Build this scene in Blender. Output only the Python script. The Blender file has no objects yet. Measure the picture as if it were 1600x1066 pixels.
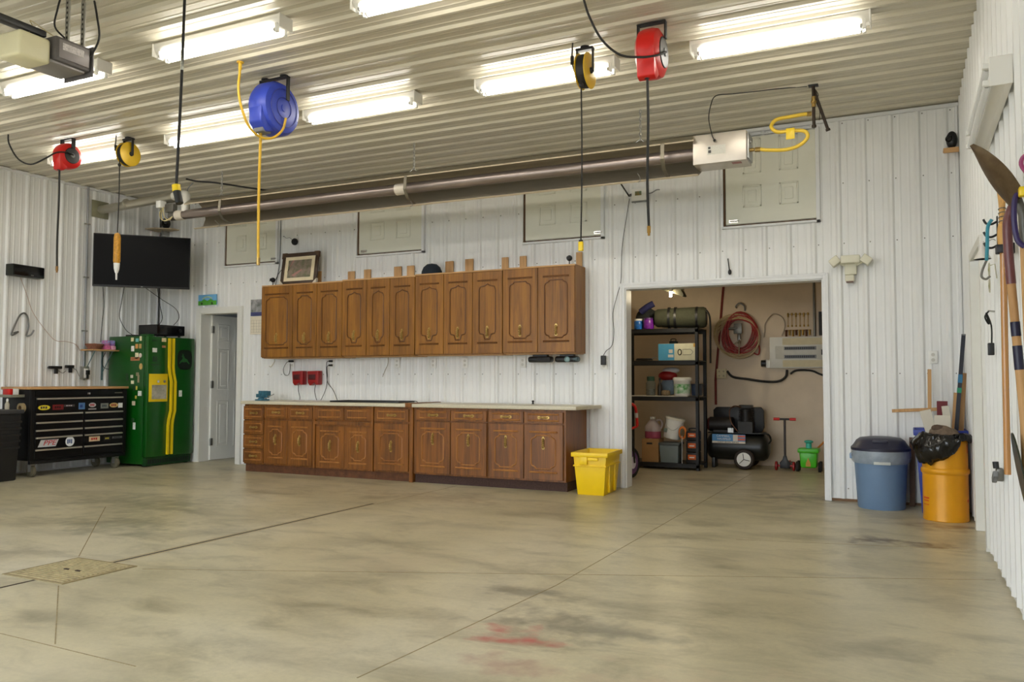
import bpy, bmesh, math, random
from mathutils import Vector, Matrix
random.seed(7)
S = bpy.context.scene
COL = S.collection
PI = math.pi

# ---------------------------------------------------------------- camera, world, exposure
W, H = 10.129, 3.667            # room width (x from -W to 0) and ceiling height
RIB = 0.2286                    # rib pitch of the steel liner sheets
cam_data = bpy.data.cameras.new('camera')
cam_data.sensor_width = 36.0
cam_data.lens = 1277.31 / 1600 * 36.0
cam_data.clip_start = 0.05
cam = bpy.data.objects.new('camera', cam_data)
COL.objects.link(cam)
_yaw, _pitch, _roll = 0.448533, 0.0476376, 0.00183768
_fw = Vector((-math.sin(_yaw) * math.cos(_pitch), math.cos(_yaw) * math.cos(_pitch), math.sin(_pitch)))
_rt = Vector((math.cos(_yaw), math.sin(_yaw), 0))
_up = _rt.cross(_fw)
_r2 = _rt * math.cos(_roll) + _up * math.sin(_roll)
_u2 = -_rt * math.sin(_roll) + _up * math.cos(_roll)
_m = Matrix((_r2, _u2, -_fw)).transposed().to_4x4()
_m.translation = (-0.4887, -8.3476, 1.1333)
cam.matrix_world = _m
S.camera = cam

world = bpy.data.worlds.new('sky')
S.world = world
world.use_nodes = True
bg = world.node_tree.nodes['Background']
bg.inputs['Color'].default_value = (0.86, 0.93, 1.0, 1)
bg.inputs['Strength'].default_value = 3.6
S.view_settings.view_transform = 'Standard'
S.view_settings.look = 'None'
S.view_settings.gamma = 1.0
S.view_settings.use_curve_mapping = False
S.view_settings.exposure = 0.74
TUBE_POWER = 12.0               # emission of the ceiling tubes
STORE_BULB = 500.0                # emission of the storage room bulb
S.cycles.max_bounces = 8
S.cycles.diffuse_bounces = 5
S.cycles.glossy_bounces = 3
S.cycles.sample_clamp_indirect = 6.0

# ---------------------------------------------------------------- materials
def lin(c):
    out = []
    for v in c[:3]:
        v = v / 255.0
        out.append(v / 12.92 if v <= 0.04045 else ((v + 0.055) / 1.055) ** 2.4)
    return (*out, 1.0)

MATS = {}
def mat(name, rgb, rough=0.5, metal=0.0, var=0.06, scale=12.0, bump=0.0, stretch=None, emit=0.0, alpha=1.0, trans=0.0, spec=None, coat=0.0, rgb2=None):
    if name in MATS:
        return MATS[name]
    m = bpy.data.materials.new(name)
    m.use_nodes = True
    nt = m.node_tree
    b = nt.nodes['Principled BSDF']
    c = lin(rgb)
    b.inputs['Roughness'].default_value = rough
    b.inputs['Metallic'].default_value = metal
    if spec is not None:
        b.inputs['Specular IOR Level'].default_value = spec
    if coat:
        b.inputs['Coat Weight'].default_value = coat
        b.inputs['Coat Roughness'].default_value = 0.12
    b.inputs['Alpha'].default_value = alpha
    b.inputs['Transmission Weight'].default_value = trans
    if emit:
        b.inputs['Emission Color'].default_value = c
        b.inputs['Emission Strength'].default_value = emit
    b.inputs['Base Color'].default_value = c
    if var or rgb2:
        tc = nt.nodes.new('ShaderNodeTexCoord')
        mp = nt.nodes.new('ShaderNodeMapping')
        mp.inputs['Scale'].default_value = stretch or (1, 1, 1)
        nz = nt.nodes.new('ShaderNodeTexNoise')
        nz.inputs['Scale'].default_value = scale
        nz.inputs['Detail'].default_value = 5
        nz.inputs['Roughness'].default_value = 0.62
        rp = nt.nodes.new('ShaderNodeValToRGB')
        c2 = lin(rgb2) if rgb2 else tuple(min(1, x * (1 + var)) for x in c[:3]) + (1,)
        c1 = c if rgb2 else tuple(x * (1 - var) for x in c[:3]) + (1,)
        rp.color_ramp.elements[0].color = c1
        rp.color_ramp.elements[1].color = c2
        rp.color_ramp.elements[0].position = 0.32
        rp.color_ramp.elements[1].position = 0.68
        nt.links.new(tc.outputs['Object'], mp.inputs['Vector'])
        nt.links.new(mp.outputs['Vector'], nz.inputs['Vector'])
        nt.links.new(nz.outputs['Fac'], rp.inputs['Fac'])
        nt.links.new(rp.outputs['Color'], b.inputs['Base Color'])
        if bump:
            bp = nt.nodes.new('ShaderNodeBump')
            bp.inputs['Strength'].default_value = bump
            bp.inputs['Distance'].default_value = 0.004
            nt.links.new(nz.outputs['Fac'], bp.inputs['Height'])
            nt.links.new(bp.outputs['Normal'], b.inputs['Normal'])
    MATS[name] = m
    return m

def wood(name, dark, light, scale=1.0, rough=0.42, axis='Z'):
    m = bpy.data.materials.new(name)
    m.use_nodes = True
    nt = m.node_tree
    b = nt.nodes['Principled BSDF']
    b.inputs['Roughness'].default_value = rough
    N, L = nt.nodes, nt.links
    tc = N.new('ShaderNodeTexCoord')
    oi = N.new('ShaderNodeObjectInfo')
    ad = N.new('ShaderNodeVectorMath'); ad.operation = 'MULTIPLY_ADD'
    ad.inputs[1].default_value = (1, 1, 1)
    ml = N.new('ShaderNodeMath'); ml.operation = 'MULTIPLY'; ml.inputs[1].default_value = 37.0
    L.new(oi.outputs['Random'], ml.inputs[0])
    L.new(tc.outputs['Object'], ad.inputs[0]); L.new(ml.outputs[0], ad.inputs[2])
    mp = N.new('ShaderNodeMapping')
    k = {'Z': (26, 26, 1.3), 'X': (1.3, 26, 26), 'Y': (26, 1.3, 26)}[axis]
    mp.inputs['Scale'].default_value = tuple(v * scale for v in k)
    L.new(ad.outputs[0], mp.inputs['Vector'])
    nz = N.new('ShaderNodeTexNoise'); nz.inputs['Scale'].default_value = 1.0
    nz.inputs['Detail'].default_value = 7; nz.inputs['Roughness'].default_value = 0.68; nz.inputs['Distortion'].default_value = 1.1
    L.new(mp.outputs[0], nz.inputs['Vector'])
    mp2 = N.new('ShaderNodeMapping')
    k2 = {'Z': (5, 5, 1.0), 'X': (1.0, 5, 5), 'Y': (5, 1.0, 5)}[axis]
    mp2.inputs['Scale'].default_value = tuple(v * scale for v in k2)
    L.new(ad.outputs[0], mp2.inputs['Vector'])
    n2 = N.new('ShaderNodeTexNoise'); n2.inputs['Scale'].default_value = 1.0; n2.inputs['Detail'].default_value = 3
    L.new(mp2.outputs[0], n2.inputs['Vector'])
    mx = N.new('ShaderNodeMath'); mx.operation = 'MULTIPLY_ADD'; mx.inputs[1].default_value = 0.62
    L.new(nz.outputs['Fac'], mx.inputs[0])
    m3 = N.new('ShaderNodeMath'); m3.operation = 'MULTIPLY'; m3.inputs[1].default_value = 0.38
    L.new(n2.outputs['Fac'], m3.inputs[0]); L.new(m3.outputs[0], mx.inputs[2])
    rp = N.new('ShaderNodeValToRGB')
    rp.color_ramp.elements[0].position = 0.38; rp.color_ramp.elements[0].color = lin(dark)
    rp.color_ramp.elements[1].position = 0.60; rp.color_ramp.elements[1].color = lin(light)
    L.new(mx.outputs[0], rp.inputs['Fac']); L.new(rp.outputs[0], b.inputs['Base Color'])
    bp = N.new('ShaderNodeBump'); bp.inputs['Strength'].default_value = 0.12; bp.inputs['Distance'].default_value = 0.002
    L.new(nz.outputs['Fac'], bp.inputs['Height']); L.new(bp.outputs[0], b.inputs['Normal'])
    MATS[name] = m
    return m

def concrete():
    m = bpy.data.materials.new('sealed_concrete')
    m.use_nodes = True
    nt = m.node_tree; N, L = nt.nodes, nt.links
    b = N['Principled BSDF']
    tc = N.new('ShaderNodeTexCoord')
    def noise(sc, det, rough=0.6, dist=0.0, stretch=(1, 1, 1)):
        mp = N.new('ShaderNodeMapping'); mp.inputs['Scale'].default_value = stretch
        L.new(tc.outputs['Object'], mp.inputs['Vector'])
        n = N.new('ShaderNodeTexNoise'); n.inputs['Scale'].default_value = sc; n.inputs['Detail'].default_value = det
        n.inputs['Roughness'].default_value = rough; n.inputs['Distortion'].default_value = dist
        L.new(mp.outputs[0], n.inputs['Vector']); return n.outputs['Fac']
    def ramp(fac, stops):
        r = N.new('ShaderNodeValToRGB'); e = r.color_ramp.elements
        while len(e) < len(stops): e.new(0.5)
        for i, (p, c) in enumerate(stops):
            e[i].position = p; e[i].color = c if len(c) == 4 else lin(c)
        L.new(fac, r.inputs['Fac']); return r.outputs['Color']
    def mix(kind, f, a, c):
        x = N.new('ShaderNodeMix'); x.data_type = 'RGBA'; x.blend_type = kind
        if isinstance(f, float): x.inputs['Factor'].default_value = f
        else: L.new(f, x.inputs['Factor'])
        for s, v in ((x.inputs[6], a), (x.inputs[7], c)):
            if isinstance(v, tuple): s.default_value = v
            else: L.new(v, s)
        return x.outputs[2]
    big = ramp(noise(0.50, 4, 0.55, 0.3), [(0.28, FLOOR_C[0]), (0.50, FLOOR_C[1]), (0.74, FLOOR_C[2])])
    med = ramp(noise(1.5, 8, 0.66, 0.5, (1, 1.8, 1)), [(0.28, (0.56, 0.56, 0.54, 1)), (0.50, (0.95, 0.95, 0.95, 1)), (0.76, (1.12, 1.11, 1.08, 1))])
    c = mix('MULTIPLY', 0.85, big, med)
    fine = ramp(noise(34, 6, 0.75), [(0.30, (0.78, 0.78, 0.78, 1)), (0.62, (1.06, 1.06, 1.05, 1))])
    c = mix('MULTIPLY', 0.5, c, fine)
    # dark oily scuffs
    sc = ramp(noise(1.7, 9, 0.66, 0.5, (1, 1.9, 1)), [(0.50, (0, 0, 0, 1)), (0.74, (.75, .75, .75, 1))])
    c = mix('MIX', sc, c, lin((120, 112, 86)))
    # pale spots where the sealer has worn away
    pl = ramp(noise(0.9, 7, 0.6, 0.2), [(0.52, (0, 0, 0, 1)), (0.78, (1, 1, 1, 1))])
    f2 = N.new('ShaderNodeMath'); f2.operation = 'MULTIPLY'; f2.inputs[1].default_value = 0.45
    L.new(pl, f2.inputs[0])
    c = mix('MIX', f2.outputs[0], c, lin((212, 202, 178)))
    # stains with their own shape: (x, y, radius x, radius y, colour, strength)
    for (x, y, rx, ry, col, st) in ((-2.07, -5.04, .20, .13, (186, 84, 84), .85), (-1.92, -5.36, .20, .12, (150, 92, 92), .45),
                                    (-.72, -1.93, .22, .17, (92, 72, 44), .9), (-.36, -1.95, .18, .12, (80, 60, 36), .85), (-.25, -1.15, .3, .18, (110, 82, 50), .7),
                                    (-1.35, .05, .55, .25, (92, 88, 80), .6), (-6.9, -3.0, .9, .45, (112, 112, 92), .5), (-6.0, -3.9, .7, .35, (104, 106, 88), .5),
                                    (-1.9, -4.75, .5, .2, (104, 98, 84), .6), (-2.3, -4.35, .3, .12, (100, 96, 84), .55), (-1.1, -5.5, .65, .45, (192, 174, 146), .7),
                                    (-3.35, -4.0, .42, .35, (190, 176, 148), .5), (-4.7, -1.5, .9, .3, (118, 92, 60), .35)):
        mp = N.new('ShaderNodeMapping'); mp.vector_type = 'TEXTURE'
        mp.inputs['Location'].default_value = (x, y, 0); mp.inputs['Scale'].default_value = (rx, ry, 1)
        L.new(tc.outputs['Object'], mp.inputs['Vector'])
        wn = N.new('ShaderNodeTexNoise'); wn.inputs['Scale'].default_value = 7; wn.inputs['Detail'].default_value = 4
        L.new(tc.outputs['Object'], wn.inputs['Vector'])
        wa = N.new('ShaderNodeMix'); wa.data_type = 'VECTOR'; wa.blend_type = 'ADD' if False else 'MIX'
        wa.inputs['Factor'].default_value = 0.45
        L.new(mp.outputs[0], wa.inputs[4]); 
        sb = N.new('ShaderNodeVectorMath'); sb.operation = 'MULTIPLY_ADD'
        sb.inputs[1].default_value = (4.4, 4.4, 0); sb.inputs[2].default_value = (-2.2, -2.2, 0)
        L.new(wn.outputs['Color'], sb.inputs[0]); L.new(sb.outputs[0], wa.inputs[5])
        ln = N.new('ShaderNodeVectorMath'); ln.operation = 'LENGTH'
        L.new(wa.outputs[1], ln.inputs[0])
        mr = N.new('ShaderNodeMapRange'); mr.inputs['From Min'].default_value = 0.62; mr.inputs['From Max'].default_value = 0.12
        mr.inputs['To Min'].default_value = 0; mr.inputs['To Max'].default_value = st
        L.new(ln.outputs['Value'], mr.inputs['Value'])
        c = mix('MIX', mr.outputs[0], c, lin(col))
    L.new(c, b.inputs['Base Color'])
    b.inputs['Roughness'].default_value = 0.34
    bp = N.new('ShaderNodeBump'); bp.inputs['Strength'].default_value = 0.12; bp.inputs['Distance'].default_value = 0.003
    L.new(noise(40, 6, 0.7), bp.inputs['Height']); L.new(bp.outputs[0], b.inputs['Normal'])
    MATS['sealed_concrete'] = m
    return m

FLOOR_C = [(176, 167, 137), (197, 188, 158), (211, 204, 182)]
M_FLOOR = concrete()
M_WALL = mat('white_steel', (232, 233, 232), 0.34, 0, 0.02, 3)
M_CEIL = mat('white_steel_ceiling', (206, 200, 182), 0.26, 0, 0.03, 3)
M_TRIM = mat('white_trim', (228, 229, 230), 0.42, 0, 0.02, 6)
M_PAINT = mat('door_paint', (226, 226, 220), 0.5, 0, 0.02, 5)
M_HATCH = mat('hatch_paint', (222, 222, 208), 0.5, 0, 0.02, 5)
M_BEIGE = mat('beige_board', (214, 198, 176), 0.75, 0, 0.05, 4)
M_DARKROOM = mat('grey_plaster', (140, 142, 146), 0.8, 0, 0.04, 4)
M_BLACK = mat('black_plastic', (22, 22, 24), 0.45, 0, 0.1, 20)
M_BLACKG = mat('black_gloss', (13, 13, 15), 0.16, 0, 0)
M_RUBBER = mat('black_rubber', (24, 23, 22), 0.75, 0, 0.15, 30)
M_CORD = mat('black_cord', (26, 25, 24), 0.6, 0, 0)
M_GREY = mat('grey_plastic', (120, 122, 124), 0.5, 0, 0.05, 15)
M_STEEL = mat('galvanised_steel', (176, 176, 172), 0.38, 0.85, 0.1, 25)
M_DSTEEL = mat('dull_steel', (120, 118, 112), 0.42, 0.8, 0.15, 12)
M_CHROME = mat('chrome', (205, 205, 205), 0.15, 1.0, 0)
M_BRASS = mat('aged_brass', (176, 146, 84), 0.30, 0.8, 0.25, 60)
M_WHITE = mat('white_plastic', (236, 236, 232), 0.45, 0, 0)
M_RED = mat('red_plastic', (206, 26, 22), 0.35, 0, 0.06, 8)
M_DRED = mat('dark_red', (150, 18, 20), 0.4, 0, 0.08, 10)
M_YELLOW = mat('yellow_plastic', (240, 200, 20), 0.4, 0, 0.04, 8)
M_BLUE = mat('blue_plastic', (52, 74, 190), 0.4, 0, 0.05, 8)
M_OAK = wood('oak_laminate', (110, 68, 12), (156, 103, 27))
M_OAKB = wood('oak_laminate_base', (92, 52, 12), (144, 88, 28))
M_OAKD = wood('oak_stain_shade', (84, 48, 10), (116, 70, 20))  # upper mouldings: dark groove stain with their shadow lines put into the colour
M_OAKL = wood('oak_bead_highlight', (136, 82, 32), (176, 118, 58))  # base mouldings: lighter oak, the highlight along them is in the colour
M_PINE = wood('pine', (172, 128, 78), (206, 164, 112), 0.8, 0.6)
M_PINEX = wood('pine_lengthwise', (172, 128, 78), (206, 164, 112), 0.8, 0.6, 'X')
M_PINEY = wood('pine_crosswise', (172, 128, 78), (206, 164, 112), 0.8, 0.6, 'Y')

# ---------------------------------------------------------------- mesh helpers
class MB:
    def __init__(s):
        s.v, s.f = [], []
    def add(s, vs, fs, M=None):
        o = len(s.v)
        s.v += [tuple((M @ Vector(p)) if M else p) for p in vs]
        s.f += [tuple(i + o for i in f) for f in fs]
        return s
    def box(s, x0, x1, y0, y1, z0, z1, M=None, taper=0.0):
        tx, ty = taper * (x1 - x0) / 2, taper * (y1 - y0) / 2
        vs = [(x0 + tx, y0 + ty, z0), (x1 - tx, y0 + ty, z0), (x1 - tx, y1 - ty, z0), (x0 + tx, y1 - ty, z0),
              (x0, y0, z1), (x1, y0, z1), (x1, y1, z1), (x0, y1, z1)]
        return s.add(vs, [(0, 3, 2, 1), (4, 5, 6, 7), (0, 1, 5, 4), (1, 2, 6, 5), (2, 3, 7, 6), (3, 0, 4, 7)], M)
    def cbox(s, c, d, M=None):
        return s.box(c[0] - d[0] / 2, c[0] + d[0] / 2, c[1] - d[1] / 2, c[1] + d[1] / 2, c[2] - d[2] / 2, c[2] + d[2] / 2, M)
    def prism(s, poly, d, M=None):
        # poly in the local xy plane, extruded from z=0 to z=d
        n = len(poly)
        vs = [(x, y, 0) for x, y in poly] + [(x, y, d) for x, y in poly]
        fs = [tuple(range(n - 1, -1, -1)), tuple(range(n, 2 * n))]
        fs += [(i, (i + 1) % n, n + (i + 1) % n, n + i) for i in range(n)]
        return s.add(vs, fs, M)
    def lathe(s, prof, n=24, M=None, a0=0.0, a1=None):
        full = a1 is None
        cnt = n if full else n + 1
        vs, fs = [], []
        for r, z in prof:
            for i in range(cnt):
                a = a0 + ((2 * PI) if full else (a1 - a0)) * i / n
                vs.append((r * math.cos(a), r * math.sin(a), z))
        for k in range(len(prof) - 1):
            for i in range(n):
                j = (i + 1) % cnt
                fs.append((k * cnt + i, k * cnt + j, (k + 1) * cnt + j, (k + 1) * cnt + i))
        if full:
            if prof[0][0] > 1e-6: fs.append(tuple(range(cnt - 1, -1, -1)))
            if prof[-1][0] > 1e-6: fs.append(tuple(range((len(prof) - 1) * cnt, len(prof) * cnt)))
        return s.add(vs, fs, M)
    def cyl(s, p0, p1, r, n=16, r1=None):
        p0, p1 = Vector(p0), Vector(p1)
        d = p1 - p0
        M = Matrix.Translation(p0) @ d.to_track_quat('Z', 'Y').to_matrix().to_4x4()
        return s.lathe([(r, 0), (r if r1 is None else r1, d.length)], n, M)
    def tube(s, pts, r, n=8, closed=False, radii=None):
        pts = [Vector(p) for p in pts]
        m = len(pts)
        tg = []
        for i in range(m):
            a = pts[i - 1] if (i or closed) else pts[0]
            b = pts[(i + 1) % m] if (i < m - 1 or closed) else pts[-1]
            t = (b - a)
            tg.append(t.normalized() if t.length > 1e-9 else Vector((0, 0, 1)))
        u = tg[0].orthogonal().normalized()
        vs, fs = [], []
        for i in range(m):
            u = (u - tg[i] * u.dot(tg[i]))
            u = u.normalized() if u.length > 1e-6 else tg[i].orthogonal().normalized()
            w = tg[i].cross(u)
            rr = radii[i] if radii else r
            for k in range(n):
                a = 2 * PI * k / n
                vs.append(tuple(pts[i] + (u * math.cos(a) + w * math.sin(a)) * rr))
        for i in range(m if closed else m - 1):
            j = (i + 1) % m
            for k in range(n):
                q = (k + 1) % n
                fs.append((i * n + k, i * n + q, j * n + q, j * n + k))
        if not closed:
            fs.append(tuple(range(n - 1, -1, -1)))
            fs.append(tuple(range((m - 1) * n, m * n)))
        return s.add(vs, fs)
    def ball(s, c, r, n=12, sc=(1, 1, 1), M=None):
        prof = [(max(1e-7, r * math.sin(PI * i / (n // 2 + 2))), -r * math.cos(PI * i / (n // 2 + 2))) for i in range(n // 2 + 3)]
        T = Matrix.Translation(c) @ Matrix.Diagonal((*sc, 1))
        return s.lathe(prof, n, (M @ T) if M else T)
    def sheet(s, pts, th, w, M=None):
        # a polyline in local yz given thickness th (along its normals) and extruded along x by w
        P = [Vector((0, a, b)) for a, b in pts]
        n = len(P)
        off = []
        for i in range(n):
            t = (P[min(i + 1, n - 1)] - P[max(i - 1, 0)]).normalized()
            off.append(P[i] + Vector((0, -t.z, t.y)) * th)
        vs = [tuple(p) for p in P] + [tuple(p) for p in off]
        vs += [(w, p[1], p[2]) for p in vs]
        fs = []
        for i in range(n - 1):
            fs += [(i, i + 1, 2 * n + i + 1, 2 * n + i), (n + i + 1, n + i, 3 * n + i, 3 * n + i + 1),
                   (i + 1, i, n + i, n + i + 1), (2 * n + i, 2 * n + i + 1, 3 * n + i + 1, 3 * n + i)]
        fs += [(0, 2 * n, 3 * n, n), (n - 1, 2 * n - 1, 4 * n - 1, 3 * n - 1)]
        return s.add(vs, fs, M)
    def mesh(s, name, bevel=0.0, segs=2, smooth=40):
        me = bpy.data.meshes.new(name)
        me.from_pydata(s.v, [], s.f)
        bm = bmesh.new(); bm.from_mesh(me)
        bmesh.ops.recalc_face_normals(bm, faces=bm.faces)
        if bevel:
            ed = [e for e in bm.edges if len(e.link_faces) == 2 and e.calc_face_angle(0) > 0.5]
            bmesh.ops.bevel(bm, geom=ed, offset=bevel, segments=segs, profile=0.5, affect='EDGES', clamp_overlap=True)
        bm.to_mesh(me); bm.free()
        if smooth:
            for p in me.polygons: p.use_smooth = True
            me.set_sharp_from_angle(angle=math.radians(smooth))
        me.update()
        return me

def put(name, me, m, parent=None, loc=(0, 0, 0), rot=(0, 0, 0), label=None):
    if m and not me.materials:
        me.materials.append(m)
    o = bpy.data.objects.new(name, me)
    COL.objects.link(o)
    o.location = loc; o.rotation_euler = rot
    if parent: o.parent = parent
    if label: o['label'] = label
    return o

def obj(name, mb, m, parent=None, bevel=0.0, loc=(0, 0, 0), rot=(0, 0, 0), label=None, segs=2, smooth=40):
    return put(name, mb.mesh(name, bevel, segs, smooth), m, parent, loc, rot, label)

def tag(o, label, cat, group=None, kind=None):
    o['label'] = label; o['category'] = cat
    if group: o['group'] = group
    if kind: o['kind'] = kind
    return o

def thing(name, label, cat, loc=(0, 0, 0), rz=0.0, group=None):
    o = bpy.data.objects.new(name, None)
    COL.objects.link(o)
    o.empty_display_size = 0.1
    o.location = loc; o.rotation_euler = (0, 0, rz)
    return tag(o, label, cat, group)

def struct(o, label=None, cat=None):
    o['kind'] = 'structure'
    if label: o['label'] = label
    if cat: o['category'] = cat
    return o

def dup(o, parent=None, **kw):
    c = o.copy(); COL.objects.link(c); c.parent = parent
    for ch in list(o.children): dup(ch, c)
    for k, v in kw.items():
        if k == 'loc': c.location = v
        elif k == 'rz': c.rotation_euler = (0, 0, v)
        else: c[k] = v
    return c

def spline(pts, k=6):
    P = [Vector(p) for p in pts]
    out = []
    for i in range(len(P) - 1):
        a, b, c, d = P[max(i - 1, 0)], P[i], P[i + 1], P[min(i + 2, len(P) - 1)]
        for j in range(k):
            t = j / k
            out.append(0.5 * ((2 * b) + (c - a) * t + (2 * a - 5 * b + 4 * c - d) * t * t + (3 * b - a - 3 * c + d) * t ** 3))
    out.append(P[-1])
    return out

def text(name, body, size, m, parent, loc, rot, ext=0.0008, align='CENTER', sx=1.0, shear=0.0):
    cu = bpy.data.curves.new(name, 'FONT')
    cu.body = body; cu.size = size; cu.extrude = ext; cu.align_x = align; cu.align_y = 'CENTER'
    cu.resolution_u = 3; cu.shear = shear
    tmp = bpy.data.objects.new('lettering_curve', cu)
    COL.objects.link(tmp)
    bpy.context.view_layer.update()
    me = bpy.data.meshes.new_from_object(tmp)
    bpy.data.objects.remove(tmp)
    bpy.data.curves.remove(cu)
    me.materials.clear()
    o = put(name, me, m, parent, loc, rot)
    o.scale = (sx, 1, 1)
    return o

RX90 = (PI / 2, 0, 0)            # flat artwork facing -y (towards the room from the back wall)
FACE_X = (PI / 2, 0, PI / 2)     # flat artwork facing +x (from the left wall)

# ================================================================ the setting
FRONT = -9.2                      # wall behind the camera, with the open overhead door
STOR = 3.0                        # back wall of the storage room
OPEN = (-3.165, -1.19, 2.11)      # big opening: x0, x1, height
DOOR = (-9.29, -8.60, 2.05)       # small door beside the fridge
RDOOR = (-2.04, -1.17, 2.05)      # door in the right wall: y0, y1, height

def rib_profile(u0, u1, phase):
    pts = []
    k0 = math.floor((u0 - phase) / RIB) - 1
    k1 = math.ceil((u1 - phase) / RIB) + 1
    for k in range(k0, k1 + 1):
        c = phase + k * RIB
        pts += [(c - .030, 0), (c - .011, .019), (c + .011, .019), (c + .030, 0)]
        for q in (1 / 3, 2 / 3):
            m = c + RIB * q
            pts += [(m - .013, 0), (m - .004, .003), (m + .004, .003), (m + .013, 0)]
    out = []
    for i, (u, h) in enumerate(pts):
        if u0 < u < u1: out.append((u, h))
        if i + 1 < len(pts):
            a, b = pts[i], pts[i + 1]
            for e in (u0, u1):
                if a[0] <= e <= b[0] and b[0] > a[0]:
                    t = (e - a[0]) / (b[0] - a[0])
                    out.append((e, a[1] + t * (b[1] - a[1])))
    return sorted(set(out))

def rib_sheet(rects, phase, fn):
    mb = MB()
    for (u0, u1, v0, v1) in rects:
        P = rib_profile(u0, u1, phase)
        vs = [fn(u, h, v0) for u, h in P] + [fn(u, h, v1) for u, h in P]
        n = len(P)
        mb.add(vs, [(i, i + 1, n + i + 1, n + i) for i in range(n - 1)])
    return mb

def cut(u0, u1, v0, v1, holes):
    # split a rectangle around holes that reach down to the floor
    us = sorted({u0, u1, *[h[0] for h in holes if u0 < h[0] < u1], *[h[1] for h in holes if u0 < h[1] < u1]})
    out = []
    for a, b in zip(us, us[1:]):
        m = (a + b) / 2
        lo = v0
        for h in holes:
            if h[0] < m < h[1]: lo = h[2]
        out.append((a, b, lo, v1))
    return out

floor = struct(obj('floor', MB().box(-W - 1.2, 0.6, FRONT, 3.2, -0.10, 0.0), M_FLOOR), 'stained sealed concrete garage floor', 'floor')

# back wall
holes = [(DOOR[0] - .05, DOOR[1] + .05, DOOR[2] + .05), (OPEN[0] - .03, OPEN[1] + .03, OPEN[2] + .03)]
b = MB()
for (x0, x1, z0, z1) in cut(-W, 0, 0, H, [(DOOR[0], DOOR[1], DOOR[2]), OPEN]):
    b.box(x0, x1, 0.0, 0.15, z0, z1)
wall_back = struct(obj('wall_back', b, M_TRIM, smooth=0), 'white ribbed steel wall behind the cabinets', 'wall')
PH_B = -3.0955
edges = [-W]
x = PH_B - 0.03 - 0.9144 * 8
while x < 0:
    if x > -W + .02: edges.append(x)
    x += 0.9144
edges.append(-0.0)
for a, c in zip(edges, edges[1:]):
    rects = cut(a, c, 0.025, H - .01, holes)
    sh = obj('panel', rib_sheet(rects, PH_B, lambda u, h, v: (u, -0.002 - h, v)), M_WALL, wall_back, smooth=0)
    sc = MB()
    k = math.ceil((a - PH_B) / RIB)
    while PH_B + k * RIB + .045 < c:
        xs = PH_B + k * RIB + .045
        for z in (.12, 1.20, 2.44, 3.02, 3.60):
            if any(r[0] < xs < r[1] and r[2] < z < r[3] for r in rects):
                sc.cyl((xs, -.001, z), (xs, -.008, z), .006, 6)
        k += 1
    if sc.v:
        o = obj('screws', sc, M_DSTEEL, sh); o['kind'] = 'stuff'

# left wall
wall_left = struct(obj('wall_left', MB().box(-W - .15, -W, FRONT, .15, 0, H), M_TRIM, smooth=0), 'white ribbed steel wall behind the tool chest', 'wall')
y = 0.0
while y > FRONT:
    y2 = max(FRONT, y - 0.9144)
    obj('panel', rib_sheet([(y2, y, .02, H - .01)], -1.078, lambda u, h, v: (-W + .002 + h, u, v)), M_WALL, wall_left, smooth=0)
    y = y2
# right wall with the side door
b = MB()
for (y0, y1, z0, z1) in cut(FRONT, 0.15, 0, H, [RDOOR]):
    b.box(0, .15, y0, y1, z0, z1)
wall_right = struct(obj('wall_right', b, M_TRIM, smooth=0), 'white ribbed steel wall with the hanging yard tools', 'wall')
y = 0.0
while y > FRONT:
    y2 = max(FRONT, y - 0.9144)
    rc = cut(y2, y, .03, H - .01, [(RDOOR[0] - .02, RDOOR[1] + .02, RDOOR[2] + .02)])
    obj('panel', rib_sheet(rc, -2.486, lambda u, h, v: (-.002 - h, u, v)), M_WALL, wall_right, smooth=0)
    y = y2
# ceiling
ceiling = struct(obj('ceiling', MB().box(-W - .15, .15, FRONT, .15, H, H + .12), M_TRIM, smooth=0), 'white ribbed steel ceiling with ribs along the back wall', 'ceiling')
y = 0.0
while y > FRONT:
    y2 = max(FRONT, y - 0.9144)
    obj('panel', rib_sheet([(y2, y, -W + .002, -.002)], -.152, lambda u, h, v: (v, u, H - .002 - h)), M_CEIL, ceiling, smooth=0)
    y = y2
# unseen front wall: raised overhead door, and a second opening added for daylight
b = MB()
for (x0, x1, z0, z1) in cut(-W - .15, .15, 0, H, [(-8.0, -4.2, 3.1), (-3.4, -.9, 3.1)]):
    b.box(x0, x1, FRONT - .15, FRONT, z0, z1)
struct(obj('wall_front', b, M_TRIM, smooth=0), 'white wall with a raised overhead door and an added opening for daylight', 'wall')
struct(obj('ground', MB().box(-40, 30, -60, FRONT - .001, -.16, -.06), mat('gravel', (168, 160, 146), .9, 0, .2, 30)), 'pale gravel yard outside the garage', 'ground')

# storage room behind the big opening
struct(obj('wall_storage_back', MB().box(-4.7, -.5, STOR, STOR + .1, 0, 2.75).box(-4.7, -.5, STOR - .004, STOR, 0.02, 1.195).box(-4.7, -.5, STOR - .004, STOR, 1.201, 2.415), M_BEIGE, smooth=0), 'beige board wall at the back of the storage room', 'wall')
struct(obj('wall_storage_left', MB().box(-4.8, -4.7, .15, STOR + .1, 0, 2.75), M_BEIGE, smooth=0), 'beige side wall of the storage room behind the shelf', 'wall')
struct(obj('wall_storage_right', MB().box(-.5, -.4, .15, STOR + .1, 0, 2.75), M_BEIGE, smooth=0), 'beige side wall of the storage room behind the toy mower', 'wall')
struct(obj('ceiling_storage', MB().box(-4.8, -.4, .15, STOR + .1, 2.75, 2.85), M_BEIGE, smooth=0), 'beige ceiling of the storage room', 'ceiling')
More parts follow.
